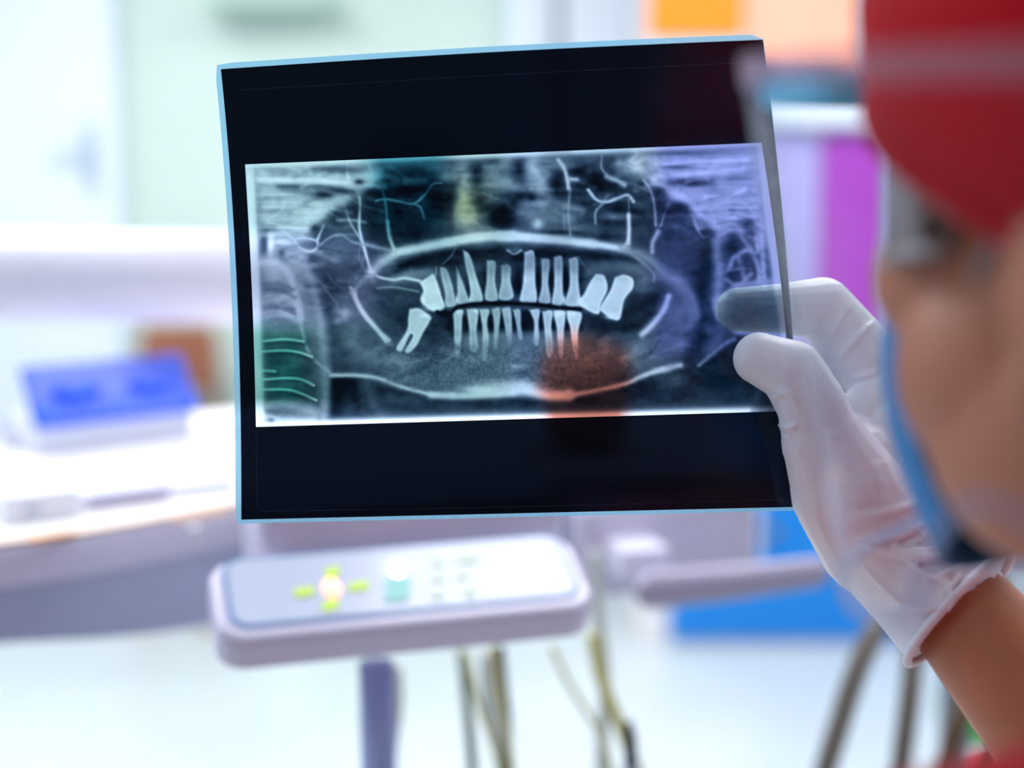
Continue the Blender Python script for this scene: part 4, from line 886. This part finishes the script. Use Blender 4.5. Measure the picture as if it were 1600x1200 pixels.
# glove
gm_ = mat('white_latex', (232, 228, 236), .42, sss=.15, bump=.10, bscale=220)
nt = gm_.node_tree; b = nt.nodes['Principled BSDF']
b.inputs['Subsurface Radius'].default_value = (.006, .003, .0025)
geo = nt.nodes.new('ShaderNodeTexCoord'); ns = nt.nodes.new('ShaderNodeTexNoise'); ns.inputs['Scale'].default_value = 28; ns.inputs['Detail'].default_value = 3
vd = nt.nodes.new('ShaderNodeVectorMath'); vd.operation = 'DISTANCE'; pc = C(1385, 790, .605); vd.inputs[1].default_value = pc
nt.links.new(geo.outputs['Object'], vd.inputs[0]); nt.links.new(geo.outputs['Object'], ns.inputs['Vector'])
mr = nt.nodes.new('ShaderNodeMapRange'); mr.inputs[1].default_value = .058; mr.inputs[2].default_value = .015; mr.inputs[3].default_value = 0; mr.inputs[4].default_value = 1
nt.links.new(vd.outputs['Value'], mr.inputs[0])
mu = nt.nodes.new('ShaderNodeMath'); mu.operation = 'MULTIPLY'; nt.links.new(mr.outputs[0], mu.inputs[0]); nt.links.new(ns.outputs['Fac'], mu.inputs[1])
mxn = nt.nodes.new('ShaderNodeMix'); mxn.data_type = 'RGBA'; mxn.inputs[6].default_value = (*lin((226, 224, 232)), 1); mxn.inputs[7].default_value = (*lin((232, 168, 170)), 1)
nt.links.new(mu.outputs[0], mxn.inputs[0]); nt.links.new(mxn.outputs[2], b.inputs['Base Color'])
gv = MB(); hand(gv, .0004)
# sleeve of the glove ends in an open ring
FA = (elbow-wr).normalized(); cr = C(1497, 950, .618)
wax = (C(1437, 1037, .618)-C(1553, 865, .618)); wax = (wax-FA*wax.dot(FA)*.55).normalized(); wd_ = FA.cross(wax).normalized()
def cring(cn, a_, b_, n=28): return [cn+wax*a_*math.cos(2*math.pi*k/n)+wd_*b_*math.sin(2*math.pi*k/n) for k in range(n)]
gv.rings([cring(C(1395, 840, .645), .031, .028), cring(C(1445, 895, .632), .0305, .027), cring(cr-FA*.004, .0315, .0275), cring(cr, .0315, .0275)])
# wrinkles follow the surface: find it by marching the view ray onto the hand
tmp = MB(); SPH = []
class Rec(MB):
    def caps(s, pts, rs, ends=True):
        for i in range(len(pts)-1):
            n = max(2, int((pts[i+1]-pts[i]).length/.0015))
            for k in range(n+1): SPH.append((*(pts[i].lerp(pts[i+1], k/n)), rs[i]+(rs[i+1]-rs[i])*k/n))
        return s
rec = Rec(); hand(rec, .0004); rec.caps([C(1395, 840, .645), C(1445, 895, .632), cr], [.0295, .029, .0295]); SP = np.array(SPH)
def surf(px, py):
    r = ray(px, py); r.normalize(); r = np.array(r); o = np.array(CAM); L = SP[:, :3]-o; tca = L @ r; d2 = (L*L).sum(1)-tca**2; h = SP[:, 3]**2-d2
    ok = h > 0
    if not ok.any(): return None
    return Vector(o+r*(tca[ok]-np.sqrt(h[ok])).min())
def wrinkle(pts, rad):
    ps = [surf(*p) for p in catmull(pts, 6)]; ps = [p for p in ps if p]
    if len(ps) < 4: return
    n = len(ps); rs = [rad*1.3*(.35+.65*math.sin(math.pi*(i+.5)/n)) for i in range(n)]
    ps = [(ps[max(0, i-1)]+ps[i]+ps[min(n-1, i+1)])/3 for i in range(n)]
    gv.tube(ps, rs, 8)
for p, r_ in (([(1325, 806), (1370, 803), (1420, 790), (1470, 768)], .0016), ([(1400, 796), (1440, 780), (1462, 762)], .0012), ([(1330, 836), (1390, 842), (1440, 822), (1475, 800)], .0016), ([(1335, 852), (1400, 868), (1470, 872), (1540, 864)], .0018),
   ([(1390, 856), (1450, 860), (1520, 846)], .0013), ([(1400, 943), (1440, 954), (1470, 950)], .0016), ([(1410, 872), (1450, 900), (1490, 915)], .0012), ([(1345, 880), (1390, 930), (1430, 960)], .0010), ([(1430, 850), (1455, 830), (1470, 812)], .0010),
   ([(1206, 628), (1222, 614), (1238, 618), (1246, 630)], .0012), ([(1216, 664), (1232, 668), (1246, 664)], .0013), ([(1218, 684), (1232, 676)], .0010) if False else ([(1216, 680), (1226, 684), (1238, 680)], .0009),
   ([(1293, 545), (1310, 505), (1338, 462)], .0009), ([(1312, 562), (1330, 540), (1352, 515), (1370, 500)], .0012), ([(1330, 590), (1350, 588), (1375, 580)], .0012), ([(1470, 905), (1490, 930), (1480, 960)], .0010), ([(1500, 870), (1500, 900), (1480, 925)], .0010), ([(1440, 905), (1470, 900), (1510, 880)], .0011)):
    wrinkle(p, r_)
glo = gv.build('glove', gm_, person, remesh=.001, sm=2)
glo['label'] = 'white translucent latex glove'
MB().tube(cring(cr+FA*.0005, .0325, .0285, 40), .0021, 10, closed=True).build('cuff_rim', gm_, glo, smooth=True)
# red scrubs
rs2 = mat('red_scrubs', (170, 8, 28), .8, noise=.1, nscale=12, bump=.3, bscale=300)
sc_ = MB(); sc_.caps([NB-az*.03, RS], [.068, .066]); sc_.caps([NB-az*.03, LS], [.068, .066]); sc_.caps([RS, RS.lerp(elbow, .62)], [.064, .058]); sc_.caps([LS, LS.lerp(le, .62)], [.064, .056])
sc_.ell(T0, ax*.185, ay*.115, az*.23); sc_.ell(T1-az*.03, ax*.178, ay*.125, az*.17)
sc_.build('scrub_top', rs2, person, remesh=.005, sm=4)
tr_ = MB()
for s in (-1, 1):
    hpj = T1+ax*.09*s-az*.06; tr_.caps([hpj, hpj+ay*.02-az*.38, Vector((hpj.x, hpj.y, .13))], [.095, .07, .06])
tr_.build('trousers', rs2, person, remesh=.006, sm=4)
for s in (-1, 1):
    hpj = T1+ax*.09*s-az*.06; MB().ell(Vector((hpj.x, hpj.y, .05))+ay*.055, ax*.05, ay*.14, az*.05).build('shoe', M['white'], person, smooth=True)
